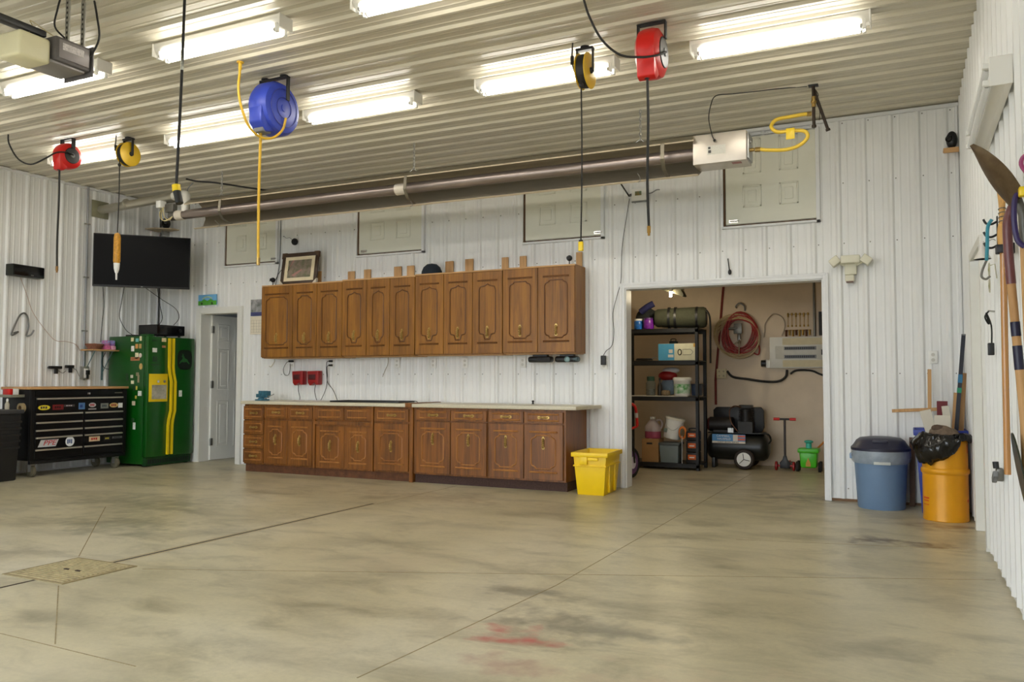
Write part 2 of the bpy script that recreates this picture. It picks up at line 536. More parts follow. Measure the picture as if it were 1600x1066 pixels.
# dim room behind the small door
b = MB().box(-W - .9, -W - .8, .15, 2.6, 0, 2.5).box(-7.7, -7.6, .15, 2.6, 0, 2.5).box(-W - .9, -7.6, 2.6, 2.7, 0, 2.5).box(-W - .9, -7.6, .15, 2.7, 2.5, 2.6)
struct(obj('wall_side_room', b, M_DARKROOM, smooth=0), 'grey walls of the dim room behind the small door', 'wall')

# trims
def trim(n, boxes, m=M_TRIM, label='white metal trim'):
    t = MB()
    for bx in boxes: t.box(*bx)
    return struct(obj('trim_%d' % n, t, m, bevel=.002, segs=1), label, 'trim')
x0, x1, z1 = OPEN
trim(1, [(x0 - .05, x0, -.030, .0, .0, z1 + .05), (x0 - .012, x0 + .012, -.012, .165, 0, z1), (x0 - .052, x0 - .030, -.036, -.028, 0, z1 + .052)], label='white jamb of the storage opening beside the yellow tote')
trim(2, [(x1, x1 + .05, -.030, .0, .0, z1 + .05), (x1 - .012, x1 + .012, -.012, .165, 0, z1), (x1 + .030, x1 + .052, -.036, -.028, 0, z1 + .052)], label='white jamb of the storage opening beside the trash can')
trim(3, [(x0, x1, -.030, .0, z1, z1 + .05), (x0 + .012, x1 - .012, -.012, .165, z1 - .012, z1 + .012), (x0 - .03, x1 + .03, -.036, -.028, z1 + .032, z1 + .054)], label='white head trim across the storage opening')
trim(4, [(-W, 0, -.032, -.001, H - .045, H - .012), (-W, 0, -.04, -.028, H - .05, H - .04)], label='white channel along the top of the back wall')
trim(5, [(-W + .001, -W + .032, FRONT, -.03, H - .045, H - .012)], label='white channel along the top of the tool chest wall')
trim(6, [(-W + .001, -W + .05, -.05, -.03, 0.02, H - .05), (-W + .03, -W + .05, -.05, 0, .02, H - .05)], label='white corner strip behind the television')
trim(7, [(-.045, -.021, -.03, -.003, 0.02, H - .05)], label='white corner strip beside the blue bin')
struct(obj('baseboard_back', MB().box(OPEN[1] + .05, -.03, -.010, -.001, 0, .024), mat('brown_sill', (128, 96, 66), .7, 0, .15, 15)), 'brown timber sill under the back wall', 'baseboard')

# the small six-panel door, open into the side room
def door_casing(n, label, x0, x1, z1):
    trim(n, [(x0 - .075, x0, -.036, .0, 0, z1 + .075), (x1, x1 + .075, -.036, .0, 0, z1 + .075), (x0, x1, -.036, .0, z1, z1 + .075),
             (x0 - .005, x0 + .014, -.03, .16, 0, z1), (x1 - .014, x1 + .005, -.03, .16, 0, z1), (x0, x1, -.03, .16, z1 - .014, z1 + .005)], M_PAINT, label)
door_casing(8, 'white casing of the small open door', *DOOR)

def six_panel(name, w, h, th, m, rows, cols=2, mar=.1):
    # raised-panel leaf in local coordinates: x 0..w, y 0..th, z 0..h; panel fields on both faces
    mb = MB().box(0, w, 0, th, 0, h)
    cw = (w - mar * (cols + 1)) / cols
    for (za, zb) in rows:
        for c in range(cols):
            xa = mar + c * (cw + mar)
            for (y0, y1) in ((-.006, 0), (th, th + .006)):
                mb.box(xa, xa + cw, y0, y1, za, za + .018).box(xa, xa + cw, y0, y1, zb - .018, zb)
                mb.box(xa, xa + .018, y0, y1, za, zb).box(xa + cw - .018, xa + cw, y0, y1, za, zb)
                mb.box(xa + .05, xa + cw - .05, y0, y1, za + .05, zb - .05)
    return mb.mesh(name, .003, 1)
door_1 = struct(put('door_1', six_panel('door_1', .70, 2.02, .04, M_PAINT, [(.18, .82), (.98, 1.55), (1.66, 1.90)]), M_PAINT, None, (DOOR[0] + .045, .150, .012), (0, 0, math.radians(86))),
                'white six panel door standing ajar beside the fridge', 'door')
for z in (.25, 1.05, 1.82):
    h = MB().box(-.022, .03, -.012, -.002, z - .05, z + .05).cyl((-.012, -.012, z - .05), (-.012, -.012, z + .05), .009, 8)
    obj('hinge', h, M_STEEL, door_1, .001)
k = MB().lathe([(.0001, -.06), (.02, -.06), (.028, -.045), (.024, -.03), (.01, -.022), (.01, 0), (.026, 0), (.026, .004)], 14, Matrix.Translation((.63, -.006, .95)) @ Matrix.Rotation(-PI / 2, 4, 'X'))
obj('door_knob', k, M_CHROME, door_1)

# four loft hatches cut from panel doors, high on the back wall
HX = [(-8.86, -7.93), (-6.65, -5.67), (-4.36, -3.40), (-2.13, -1.21)]
WHERE = ['above the framed picture', 'above the middle of the wall cabinets', 'beside the hanging yellow tag', 'behind the yellow gas hose']
for i, (xa, xb) in enumerate(HX):
    za, zb = 2.675, 3.585
    w, h = xb - xa, zb - za
    d = struct(put('door_%d' % (i + 2), six_panel('door_%d' % (i + 2), w - .05, h - .04, .014, M_HATCH, [(.16, .38), (.50, .85)], 2, .17), M_HATCH, None, (xa + .035, -.034, za + .025)),
               'cream panelled loft hatch ' + WHERE[i], 'hatch')
    fr = MB().box(-.037, w - .037 + .012, -.012, .032, -.040, -.018).box(-.037, -.025, -.012, .032, -.04, h - .03).box(w - .06, w - .035 + .01, -.012, .032, -.04, h - .03).box(-.037, w - .025, -.012, .032, h - .03, h - .018)
    obj('frame', fr, M_TRIM, d, .002, segs=1)
    gp = MB().box(-.025, w - .055, .012, .030, -.018, -.004).box(-.025, -.006, .008, .030, -.018, h - .04)
    obj('wooden_stop', gp, mat('brown_gap', (92, 66, 42), .8, 0, .2, 20), d)
    lx = .03 if i % 2 else w - .14
    lt = MB().box(lx, lx + .09, -.006, 0, .015, .045).cyl((lx + .01, -.012, .030), (lx + .10, -.012, .030), .006, 8)
    obj('latch', lt, M_CHROME, d, .001, segs=1)

# side door in the right wall
y0, y1, z1 = RDOOR
trim(9, [(-.03, .0, y1, y1 + .06, 0, z1 + .06), (-.03, .0, y0 - .06, y0, 0.03, z1 + .06), (-.03, 0, y0, y1, z1, z1 + .06),
         (-.03, .15, y1 - .016, y1 + .004, 0, z1), (-.03, .15, y0 - .004, y0 + .016, 0, z1)], M_PAINT, 'white casing of the side door by the yard tools')
d = struct(put('door_6', six_panel('door_6', .82, 2.02, .04, M_PAINT, [(.18, .82), (.98, 1.55), (1.66, 1.90)]), M_PAINT, None, (.105, -2.015, .012), (0, 0, PI / 2)), 'closed white side door in the yard tool wall', 'door')
for z in (.28, 1.02, 1.80):
    obj('hinge', MB().box(.80, .835, .045, .055, z - .05, z + .05).cyl((.828, .058, z - .05), (.828, .058, z + .05), .009, 8), M_STEEL, d)
obj('lever_handle', MB().cyl((.06, .046, 1.0), (.06, .09, 1.0), .012, 8).cyl((.06, .09, 1.0), (.17, .09, 1.0), .010, 8).cyl((.06, .046, 1.0), (.06, .05, 1.0), .03, 12), M_STEEL, d)

# floor details: slot drain, drain cover, saw cuts
def strip(name, p, q, w, m, hgt=.0012, label=None):
    p, q = Vector((*p, 0)), Vector((*q, 0))
    t = (q - p).normalized() * (w / 2)
    n = Vector((-t.y, t.x, 0))
    mb = MB().add([tuple(v) for v in (p - n, q - n, q + n, p + n)] + [tuple(v + Vector((0, 0, hgt))) for v in (p - n, q - n, q + n, p + n)],
                  [(0, 3, 2, 1), (4, 5, 6, 7), (0, 1, 5, 4), (1, 2, 6, 5), (2, 3, 7, 6), (3, 0, 4, 7)])
    return obj(name, mb, m, floor, smooth=0)
M_CUT = mat('saw_cut_dirt', (146, 132, 100), .9, 0, .25, 30)
M_SLOT = mat('drain_slot', (58, 46, 32), .8, 0, .3, 30)
strip('slot_drain', (-4.90, -2.1), (-4.93, -4.80), .020, M_SLOT)
strip('slot_drain', (-4.94, -5.30), (-4.97, -7.6), .020, M_SLOT)
for o_ in ((-4.872, -2.1, -4.902, -4.80), (-4.928, -2.1, -4.958, -4.80)):
    strip('drain_edge', o_[:2], o_[2:], .010, mat('pale_grout', (178, 164, 130), .8, 0, .1, 30), .0015)
for p, q in (((-5.28, -4.78), (-6.93, -3.30)), ((-4.70, -5.33), (-3.79, -5.99)), ((-4.15, -6.0), (-3.25, -6.03)), ((-2.25, -4.12), (-2.20, 1.9)), ((-2.39, -5.75), (-2.25, -4.12)), ((-4.62, -4.85), (-.05, -2.9)), ((-4.86, -2.1), (-4.84, -.66)), ((-.08, -2.0), (-1.6, -2.35))):
    strip('saw_cut', p, q, .006, M_CUT, .0008)
gr = thing('drain_cover', 'square ribbed steel drain cover set in the concrete', 'drain cover', (-4.97, -5.06, 0), 0)
M_GRATE = mat('rusty_grate', (172, 158, 122), .6, .3, .2, 20)
obj('plate', MB().box(-.25, .25, -.23, .23, 0, .004), M_GRATE, gr)
obj('rim', MB().box(-.265, -.25, -.245, .245, 0, .005).box(.25, .265, -.245, .245, 0, .005).box(-.25, .25, -.245, -.23, 0, .005).box(-.25, .25, .23, .245, 0, .005), mat('grate_rim', (150, 136, 102), .7, .3, .2, 20), gr)
for i in range(15):
    yy = -.21 + i * .03
    obj('ridge', MB().box(-.235, .235, yy - .006, yy + .006, .004, .0085), M_GRATE, gr)
for xx in (-.05, .05): obj('lift_hole', MB().box(xx, xx + .04, -.012, .004, .004, .0092), M_SLOT, gr)

# ---------------------------------------------------------------- fluorescent strip lights
M_HOUSE = mat('fixture_enamel', (236, 234, 228), .35, 0, 0)
M_TUBE = mat('lit_tube', (255, 250, 240), .4, 0, 0, emit=TUBE_POWER)
M_DEADTUBE = mat('unlit_tube', (232, 234, 236), .25, 0, 0)
def strip_light(label, loc, rot, lit=True, group=None, name='fluorescent_light'):
    t = thing(name, label, 'light', loc, 0, group)
    t.rotation_euler = rot
    L_ = 1.22
    sec = [(-.058, 0), (.058, 0), (.058, -.030), (.032, -.076), (-.032, -.076), (-.058, -.030)]
    obj('housing', MB().prism(sec, L_, Matrix(((0, 0, 1, -L_ / 2), (1, 0, 0, 0), (0, 1, 0, 0), (0, 0, 0, 1)))), M_HOUSE, t, .002, segs=1)
    for sx in (-1, 1):
        xe = sx * (L_ / 2 - .004)
        obj('end_plate', MB().box(min(xe, xe + sx * .010), max(xe, xe + sx * .010), -.068, .068, -.096, 0), M_HOUSE, t, .003, segs=1)
        for sy in (-1, 1):
            obj('socket', MB().box(sx * .570 - .012, sx * .570 + .012, sy * .040 - .013, sy * .040 + .013, -.120, -.056), M_WHITE, t, .003, segs=1)
    for sy in (-1, 1):
        tb = obj('tube', MB().cyl((-.545, sy * .040, -.098), (.545, sy * .040, -.098), .0165, 12), M_TUBE if lit else M_DEADTUBE, t)
        for sx in (-1, 1): obj('tube_cap', MB().cyl((sx * .562, sy * .040, -.098), (sx * .545, sy * .040, -.098), .0155, 10), M_STEEL, tb)
    return t
LR1 = [(-1.27, 'between the red hose reel and the tool wall'), (-3.08, 'behind the big yellow cord reel'), (-4.90, 'over the middle of the wall cabinets'), (-6.70, 'behind the blue hose reel'), (-8.53, 'over the tool chest by the small red reel')]
for xc, wh in LR1:
    strip_light('lit strip light in the back row, ' + wh, (xc, -2.36, H - .020), (0, 0, 0), True, 'ceiling strip lights')
for xc, wh in ((-3.10, 'in front of the big yellow reel'), (-4.92, 'in front of the blue hose reel'), (-6.75, 'below the door opener')):
    strip_light('lit strip light in the middle row, ' + wh, (xc, -4.03, H - .020), (0, 0, 0), True, 'ceiling strip lights')
strip_light('lit strip light in the middle row, by the yard tool wall', (-1.27, -4.03, H - .020), (0, 0, 0), True, 'ceiling strip lights')
strip_light('lit strip light in the middle row, by the tool chest wall', (-8.55, -4.03, H - .020), (0, 0, 0), True, 'ceiling strip lights')
strip_light('unlit strip light mounted on the wall above the yard tools', (-.021, -3.45, 2.555), FACE_X, False, name='wall_strip_light')

# ================================================================ cabinets
_HM = {}
def pull_mesh():
    if 'pull' not in _HM:
        mb = MB()
        mb.prism([(-.012, -.062), (.012, -.062), (.017, -.045), (.009, -.03), (.012, 0), (.009, .03), (.017, .045), (.012, .062), (0, .072), (-.012, .062), (-.017, .045), (-.009, .03), (-.012, 0), (-.009, -.03), (-.017, -.045)], .003,
                 Matrix.Rotation(PI / 2, 4, 'X'))
        mb.tube([(0, -.003, -.048), (0, -.020, -.042), (0, -.026, -.02), (0, -.026, .02), (0, -.020, .042), (0, -.003, .048)], .006, 6)
        for z in (-.022, 0, .022): mb.ball((0, -.026, z), .010, 8)
        _HM['pull'] = mb.mesh('pull')
        _HM['pull'].materials.append(M_BRASS)
    return _HM['pull']

def moulding(w, h, style):
    # applied mouldings on a door of size w x h (local x 0..w, z 0..h, front face at y=0)
    mb = MB()
    r = .010
    y = -.001
    a, c = (.062 if w > .30 else .05), w - (.062 if w > .30 else .05)
    zb, zt = style['zb'], h - style['zt']
    def bar(p, q): mb.tube([(p[0], y, p[1]), (q[0], y, q[1])], r, 6)
    def path(ps, rr=.0075):
        for p, q in zip(ps, ps[1:]): mb.tube([(p[0], y, p[1]), (q[0], y, q[1])], rr, 5)
    bar((a, zb), (c, zb)); bar((a, zt), (c, zt))
    k = style['in']
    lo, hi = zb + k, zt - k
    m = (a + c) / 2
    if style['kind'] == 'ogee':
        e, q = .02, min(.06, (c - a) / 3)
        path([(a + e, lo + 1.6 * q), (a + e + .008, lo + 1.1 * q), (m - q * .8, lo + .9 * q), (m - q * .5, lo), (m + q * .5, lo), (m + q * .8, lo + .9 * q), (c - e - .008, lo + 1.1 * q), (c - e, lo + 1.6 * q),
              (c - e, hi - 1.1 * q), (c - e - .012, hi - .5 * q), (m + q * .5, hi - .3 * q), (m, hi), (m - q * .5, hi - .3 * q), (a + e + .012, hi - .5 * q), (a + e, hi - 1.1 * q), (a + e, lo + 1.6 * q)])
    else:
        e, q = .018, min(.055, (c - a) / 4)
        path([(a + e + q, lo), (c - e - q, lo), (c - e - q * .8, lo + q * .35), (c - e - .2 * q, lo + q * .6), (c - e, lo + q),
              (c - e, hi - q), (c - e - .2 * q, hi - q * .6), (c - e - q * .8, hi - q * .35), (c - e - q, hi), (a + e + q, hi), (a + e + q * .8, hi - q * .35), (a + e + .2 * q, hi - q * .6), (a + e, hi - q),
              (a + e, lo + q), (a + e + .2 * q, lo + q * .6), (a + e + q * .8, lo + q * .35), (a + e + q, lo)])
    return mb

def cab_door(parent, xa, xb, za, zb, y, m, style, hz, handle=True):
    w, h = xb - xa, zb - za
    d = obj('door', MB().box(0, w, 0, .020, 0, h), m, parent, .002, (xa, y, za), segs=1)
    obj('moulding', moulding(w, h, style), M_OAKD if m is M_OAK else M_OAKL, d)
    if handle:
        put('handle', pull_mesh(), None, d, (w / 2, 0, hz), label='ornate aged brass pull')
    return d

UP = [(-7.904, -7.393, 'frame'), (-7.393, -7.016, 'frame'), (-7.016, -6.631, 'frame'), (-6.631, -6.269, 'ogee'), (-6.269, -5.940, 'ogee'), (-5.940, -5.591, 'ogee'),
      (-5.588, -5.206, 'ogee'), (-5.206, -4.834, 'ogee'), (-4.834, -4.46, 'ogee'), (-4.457, -4.038, 'frame'), (-4.038, -3.611, 'frame')]
UNITS = [(0, 3, 1.405, 2.335, 'oak wall cabinet with three arched-frame doors under the framed picture'), (3, 6, 1.41, 2.345, 'oak wall cabinet with three narrow doors next to the picture end cabinet'),
         (6, 9, 1.415, 2.355, 'oak wall cabinet with three narrow doors below the dark hat'), (9, 11, 1.418, 2.36, 'oak wall cabinet with two wide doors at the storage opening end')]
for (i, j, za, zb, lab) in UNITS:
    xa, xb = UP[i][0], UP[j - 1][1]
    c = thing('wall_cabinet', lab, 'cabinet', (xa, 0, za), 0, 'oak wall cabinets')
    w, h = xb - xa, zb - za
    obj('body', MB().box(0, w, -.318, -.022, 0, h), M_OAK, c, .002, segs=1)
    obj('bottom_edge', MB().box(.02, w - .02, -.30, -.024, -.006, 0), M_PINEX, c)
    for (a, b_, st) in UP[i:j]:
        cab_door(c, a - xa + .003, b_ - xa - .003, .012, h - .020, -.340, M_OAK, {'zb': .115, 'zt': .10, 'in': .04, 'kind': st}, .235)
    obj('top_rail', MB().box(0, w, -.336, -.318, h - .016, h), M_PINEX, c)
CLEATS = [(-7.272, -7.2, 2.52), (-6.777, -6.678, 2.49), (-6.532, -6.436, 2.50), (-6.086, -5.984, 2.51), (-5.901, -5.8, 2.51), (-5.364, -5.259, 2.53), (-5.096, -4.994, 2.54), (-4.62, -4.539, 2.53), (-4.394, -4.314, 2.53), (-3.712, -3.645, 2.53)]
for n, (a, b_, zt) in enumerate(CLEATS):
    near = ['behind the framed picture', 'second after the framed picture', 'third after the framed picture', 'two before the dark hat', 'just before the dark hat', 'just past the dark hat', 'two past the dark hat', 'third past the dark hat', 'fourth past the dark hat', 'behind the small camera'][n]
    tag(obj('mounting_cleat', MB().box(a, b_, -.021 - .018, -.021, 2.30, zt), M_PINE, None, .001, segs=1), 'pine mounting cleat standing on the wall cabinets ' + near, 'cleat', 'cleats over the wall cabinets')

# base cabinets
BY = -.64
def drawer(parent, xa, xb, za, zb, handle=True):
    w, h = xb - xa, zb - za
    d = obj('drawer', MB().box(0, w, 0, .020, 0, h), M_OAKB, parent, .002, (xa, BY, za), segs=1)
    mb = MB()
    e = .045 if w > .35 else .03
    for z in (h * .22, h * .78): mb.tube([(e, -.001, z), (w - e, -.001, z)], .0085, 6)
    for x in (e, w - e): mb.tube([(x, -.001, h * .22), (x, -.001, h * .78)], .003, 5)
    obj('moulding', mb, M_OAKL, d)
    if handle:
        put('handle', pull_mesh(), None, d, (w / 2, 0, h / 2), (0, PI / 2, 0), 'ornate aged brass pull')
BST = {'zb': .075, 'zt': .075, 'in': .035, 'kind': 'frame'}
M_TOE = mat('worn_toe_board', (96, 58, 32), .75, 0, .35, 14)
M_TOE2 = mat('dark_toe_carpet', (72, 52, 46), .95, 0, .3, 60)
def base(name, lab, xa, xb, toe=M_TOE):
    c = thing(name, lab, 'cabinet', (0, 0, 0), 0, 'oak base cabinets')
    obj('body', MB().box(xa, xb, BY + .022, -.025, .095, .828), M_OAKB, c, .002, segs=1)
    obj('toe_board', MB().box(xa, xb, BY + .055, -.06, 0.001, .095), toe, c)
    return c
c = base('base_cabinet', 'oak base cabinet with a four drawer stack and two doors by the small door', -7.887, -6.812)
for k in range(4):
    drawer(c, -7.884, -7.562, .115 + k * .175, .115 + k * .175 + .165)
for a, b_ in ((-7.552, -7.192), (-7.186, -6.815)):
    drawer(c, a, b_, .665, .805)
    cab_door(c, a, b_, .115, .640, BY, M_OAKB, BST, .29)
c = base('base_cabinet', 'oak sink base cabinet with false drawers and recessed doors', -6.808, -5.945)
for a, b_ in ((-6.771, -6.360), (-6.352, -5.978)):
    drawer(c, a, b_, .665, .805, False)
    cab_door(c, a, b_, .110, .590, BY + .018, M_OAKB, {'zb': .06, 'zt': .06, 'in': .035, 'kind': 'frame'}, .25)
obj('face_frame', MB().box(-6.806, -6.772, BY, BY + .03, .095, .826).box(-5.977, -5.947, BY, BY + .03, .095, .826).box(-6.772, -5.977, BY - .006, BY + .02, .61, .645).box(-6.772, -5.977, BY, BY + .02, .81, .826), M_OAKB, c)
c = base('base_cabinet', 'oak base cabinet with one wide drawer and one wide door', -5.942, -5.466)
drawer(c, -5.930, -5.472, .665, .805)
cab_door(c, -5.930, -5.472, .115, .640, BY, M_OAKB, BST, .27)
tag(obj('filler_post', MB().box(-5.462, -5.415, BY + .002, -.03, .001, .829).box(-5.498, -5.415, BY - .032, -.03, .829, .876), M_OAKB, None, .002, segs=1), 'oak filler post between the two countertops', 'post')
c = base('base_cabinet', 'oak base cabinet with two tall doors next to the filler post', -5.412, -4.487, M_TOE2)
for a, b_ in ((-5.374, -4.940), (-4.932, -4.497)):
    drawer(c, a, b_, .690, .805)
    cab_door(c, a, b_, .115, .675, BY, M_OAKB, BST, .37)
c = base('base_cabinet', 'oak base cabinet with two tall doors beside the yellow tote', -4.484, -3.60, M_TOE2)
for a, b_ in ((-4.473, -4.066), (-4.058, -3.625)):
    drawer(c, a, b_, .690, .805)
    cab_door(c, a, b_, .115, .675, BY, M_OAKB, BST, .37)
M_TOP = mat('speckled_laminate', (204, 196, 172), .35, 0, .10, 90)
tag(obj('countertop', MB().box(-7.915, -5.500, BY - .03, -.022, .830, .868), M_TOP, None, .004), 'beige laminate countertop with the black tray and blue vise', 'countertop')
tag(obj('countertop', MB().add([(-5.412, BY - .03, .830), (-3.47, BY - .03, .830), (-3.43, -.022, .830), (-5.412, -.022, .830), (-5.412, BY - .03, .868), (-3.47, BY - .03, .868), (-3.43, -.022, .868), (-5.412, -.022, .868)],
    [(0, 3, 2, 1), (4, 5, 6, 7), (0, 1, 5, 4), (1, 2, 6, 5), (2, 3, 7, 6), (3, 0, 4, 7)]), M_TOP, None, .004), 'bare beige laminate countertop overhanging beside the yellow tote', 'countertop')

# ================================================================ on and over the counter
t = thing('bench_vise', 'small blue bench vise on the end of the countertop', 'vise', (-7.79, -.42, .868), math.radians(-15))
M_VISE = mat('vise_blue', (64, 118, 140), .4, .2, .15, 20)
obj('base', MB().box(-.07, .07, -.06, .06, 0, .018).lathe([(.06, .018), (.05, .03), (.035, .045)], 16), M_VISE, t, .003)
obj('body', MB().box(-.10, .05, -.030, .030, .040, .085).box(-.005, .045, -.055, .055, .06, .125), M_VISE, t, .006)
obj('sliding_jaw', MB().box(.058, .105, -.055, .055, .055, .122).box(.05, .13, -.02, .02, .035, .07), M_VISE, t, .006)
obj('screw_handle', MB().cyl((.10, 0, .055), (.17, 0, .055), .010, 10).cyl((.155, -.06, .03), (.155, .06, .08), .005, 8).ball((.155, -.06, .03), .009, 8).ball((.155, .06, .08), .009, 8), M_STEEL, t)
t = thing('serving_tray', 'flat black tray with a thin raised rim on the countertop', 'tray', (-6.16, -.36, .869), math.radians(3))
obj('base', MB().box(-.46, .46, -.17, .17, 0, .008), mat('tray_face', (92, 88, 80), .3, 0, .1, 8), t)
obj('rim', MB().box(-.47, .47, -.18, -.165, 0, .018).box(-.47, .47, .165, .18, 0, .018).box(-.47, -.455, -.165, .165, 0, .018).box(.455, .47, -.165, .165, 0, .018), M_BLACK, t, .002)
tag(obj('counter_cable', MB().tube(spline([(-5.66, -.42, .873), (-5.62, -.40, .885), (-5.57, -.39, .89), (-5.53, -.38, .885), (-5.515, -.385, .873)]), .004, 6), M_CORD), 'short black cable curled by the filler post', 'cable')
t = thing('rubber_stopper', 'small black stopper standing alone on the bare countertop', 'stopper', (-4.20, -.10, .868))
obj('base', MB().lathe([(.016, 0), (.014, .006), (.006, .012)], 12), M_BLACK, t)
obj('stem', MB().lathe([(.006, .012), (.012, .022), (.014, .034), (.004, .042)], 12), M_BLACK, t)

def charger(x, lab, cord):
    t = thing('wall_charger', lab, 'charger', (x, -.022, 1.15), 0, 'red wall chargers')
    obj('case', MB().prism([(-.088, .09), (.088, .095), (.088, -.08), (.05, -.085), (.03, -.05), (-.045, -.095), (-.075, -.06)], .09, Matrix.Rotation(PI / 2, 4, 'X')), M_DRED, t, .010)
    obj('bay', MB().box(-.06, .05, -.098, -.088, -.02, .05), mat('dark_red_inset', (96, 10, 14), .4), t, .004)
    obj('vent', MB().box(-.05, .04, -.104, -.098, .0, .006).box(-.05, .04, -.104, -.098, .015, .021).box(-.05, .04, -.104, -.098, .03, .036), M_BLACK, t)
    obj('cord', MB().tube(spline(cord), .004, 6), M_CORD, t)
charger(-7.50, 'red wall charger beside the blue vise', [(-.01, -.05, -.09), (0, -.06, -.16), (.015, -.05, -.24), (.02, -.06, -.276)])
charger(-7.255, 'red wall charger beside the twin plug cord', [(.02, -.05, -.08), (.015, -.06, -.15), (.02, -.05, -.22), (.05, -.06, -.276)])
def outlet(x, z, lab, y=-.022, m=M_WHITE, plugs=0):
    t = thing('wall_outlet', lab, 'outlet', (x, y, z), 0, 'white wall outlets')
    obj('plate', MB().box(-.036, .036, -.006, 0, -.058, .058), m, t, .003)
    for dz in (-.024, .024):
        obj('socket', MB().lathe([(.016, 0), (.016, .002), (.0001, .002)], 12, Matrix.Translation((0, -.0062, dz)) @ Matrix.Rotation(PI / 2, 4, 'X')).box(-.007, -.004, -.010, -.008, dz - .004, dz + .006).box(.004, .007, -.010, -.008, dz - .004, dz + .006), mat('socket_face', (208, 206, 198), .5, 0, 0), t)
    return t
outlet(-7.66, 1.345, 'white outlet with one black plug under the picture end of the cabinets')
outlet(-7.02, 1.34, 'white outlet with two black plugs above the red charger')
outlet(-6.04, 1.335, 'white outlet under the middle of the cabinets, before the filler post')
outlet(-5.53, 1.33, 'white outlet under the cabinets, above the filler post')
outlet(-5.10, 1.33, 'white outlet under the cabinets, past the filler post')
outlet(-4.36, 1.33, 'white outlet under the cabinets beside the black light bars')
outlet(-.262, 1.345, 'white outlet above the wooden cross by the blue bin')
sw = outlet(-3.40, 1.31, 'white outlet with a black adapter beside the storage opening')
t = thing('plug_adapter', 'black plug adapter with a thin wire beside the storage opening', 'adapter', (-3.395, -.030, 1.345))
obj('case', MB().box(-.025, .025, -.05, 0, -.05, .05), M_BLACK, t, .006)
obj('wire', MB().tube(spline([(0, -.03, .05), (.03, -.02, .10), (.09, -.005, .16), (.11, 0, .30), (.10, 0, .5), (.15, 0, .70), (.19, 0, .85), (.205, 0, 1.2), (.26, 0, 1.55), (.29, -.002, 1.72)]), .0035, 6), M_CORD, t)
t = thing('twin_plug_cord', 'two black plugs with looping cords above the tray', 'cord', (-7.02, -.030, 1.34))
for dz, pts in ((.026, [(-.02, -.03, .026), (-.06, -.02, .01), (-.08, 0, -.08), (-.07, 0, -.25), (-.10, 0, -.36), (-.13, -.04, -.467)]),
                (-.026, [(-.02, -.03, -.026), (-.055, -.02, -.05), (-.065, 0, -.15), (-.06, 0, -.24), (.03, 0, -.34), (.13, -.04, -.467)])):
    obj('plug', MB().box(-.02, .02, -.035, 0, dz - .012, dz + .012), M_BLACK, t, .004)
    obj('cord', MB().tube(spline(pts), .004, 6), M_CORD, t)
t = thing('single_plug_cord', 'black plug with a looped wire beside the red charger', 'cord', (-7.66, -.030, 1.37))
obj('plug', MB().box(-.03, .035, -.035, 0, -.013, .013), M_BLACK, t, .004)
obj('cord', MB().tube(spline([(-.03, -.02, 0), (-.08, -.01, -.02), (-.14, 0, -.10), (-.12, 0, -.17), (-.06, 0, -.18), (-.03, 0, -.12), (-.02, -.01, -.03)]), .0035, 6), M_CORD, t)
tag(obj('hanging_string', MB().tube(spline([(-6.15, -.05, 1.404), (-6.16, -.045, 1.32), (-6.20, -.04, 1.25), (-6.24, -.035, 1.17)]), .004, 6), mat('twine', (150, 140, 120), .9)), 'loose twine end hanging below the wall cabinets', 'string')
for i, (xa, xb, lab) in enumerate(((-4.215, -3.935, 'black under-cabinet speaker bar under the wide doors'), (-3.895, -3.63, 'black under-cabinet bar with a round grey port at the cabinet end'))):
    t = thing('under_cabinet_bar', lab, 'speaker', ((xa + xb) / 2, -.17, 1.36))
    w = (xb - xa) / 2
    obj('case', MB().box(-w, w, -.05, .05, -.035, .03), M_BLACK, t, .025, segs=4)
    obj('mount', MB().box(-w * .6, w * .6, -.03, .03, .03, .048), M_BLACK, t)
    if i:
        obj('round_port', MB().lathe([(.030, 0), (.032, .012), (.026, .016), (.020, .006), (.0001, .006)], 18, Matrix.Translation((.02, -.048, -.004)) @ Matrix.Rotation(PI / 2, 4, 'X')), mat('grey_teal', (130, 160, 160), .35), t)
        obj('end_cover', MB().box(w - .07, w + .002, -.051, .051, -.03, .025), mat('slate_plastic', (64, 84, 88), .4), t, .02)
    else:
        obj('grille', MB().box(-w * .1, w * .9, -.0535, -.049, -.026, .02), mat('grille_grey', (38, 38, 40), .7, 0, .2, 80), t, .006)

# on top of the wall cabinets
t = thing('picture_frame', 'framed aerial picture with protective corners leaning on the cabinets', 'picture', (-7.415, -.22, 2.336), 0)
t.rotation_euler = (math.radians(-8), 0, 0)
obj('frame', MB().box(-.29, .29, -.012, .012, 0, .05).box(-.29, .29, -.012, .012, .37, .42).box(-.29, -.24, -.012, .012, .05, .37).box(.24, .29, -.012, .012, .05, .37), mat('dark_frame', (66, 48, 34), .4, 0, .2, 20), t, .004)
obj('mat_board', MB().box(-.245, .245, -.006, .004, .045, .375), mat('mat_board', (222, 208, 176), .8), t)
obj('print', MB().box(-.185, .185, -.0095, -.006, .095, .325), mat('aerial_print', (86, 96, 62), .5, 0, 0, 14, rgb2=(150, 128, 118)), t)
obj('print_road', MB().add([(-.185, -.0105, .16), (-.185, -.0105, .185), (-.09, -.0105, .325), (-.115, -.0105, .325)], [(0, 1, 2, 3)]).add([(-.12, -.0105, .13), (.03, -.0105, .20), (.05, -.0105, .19), (-.08, -.0105, .11)], [(0, 1, 2, 3)]), mat('print_pink', (168, 120, 112), .5), t, label='pinkish road in the aerial print')
M_CORN = mat('corner_card', (214, 206, 188), .7)
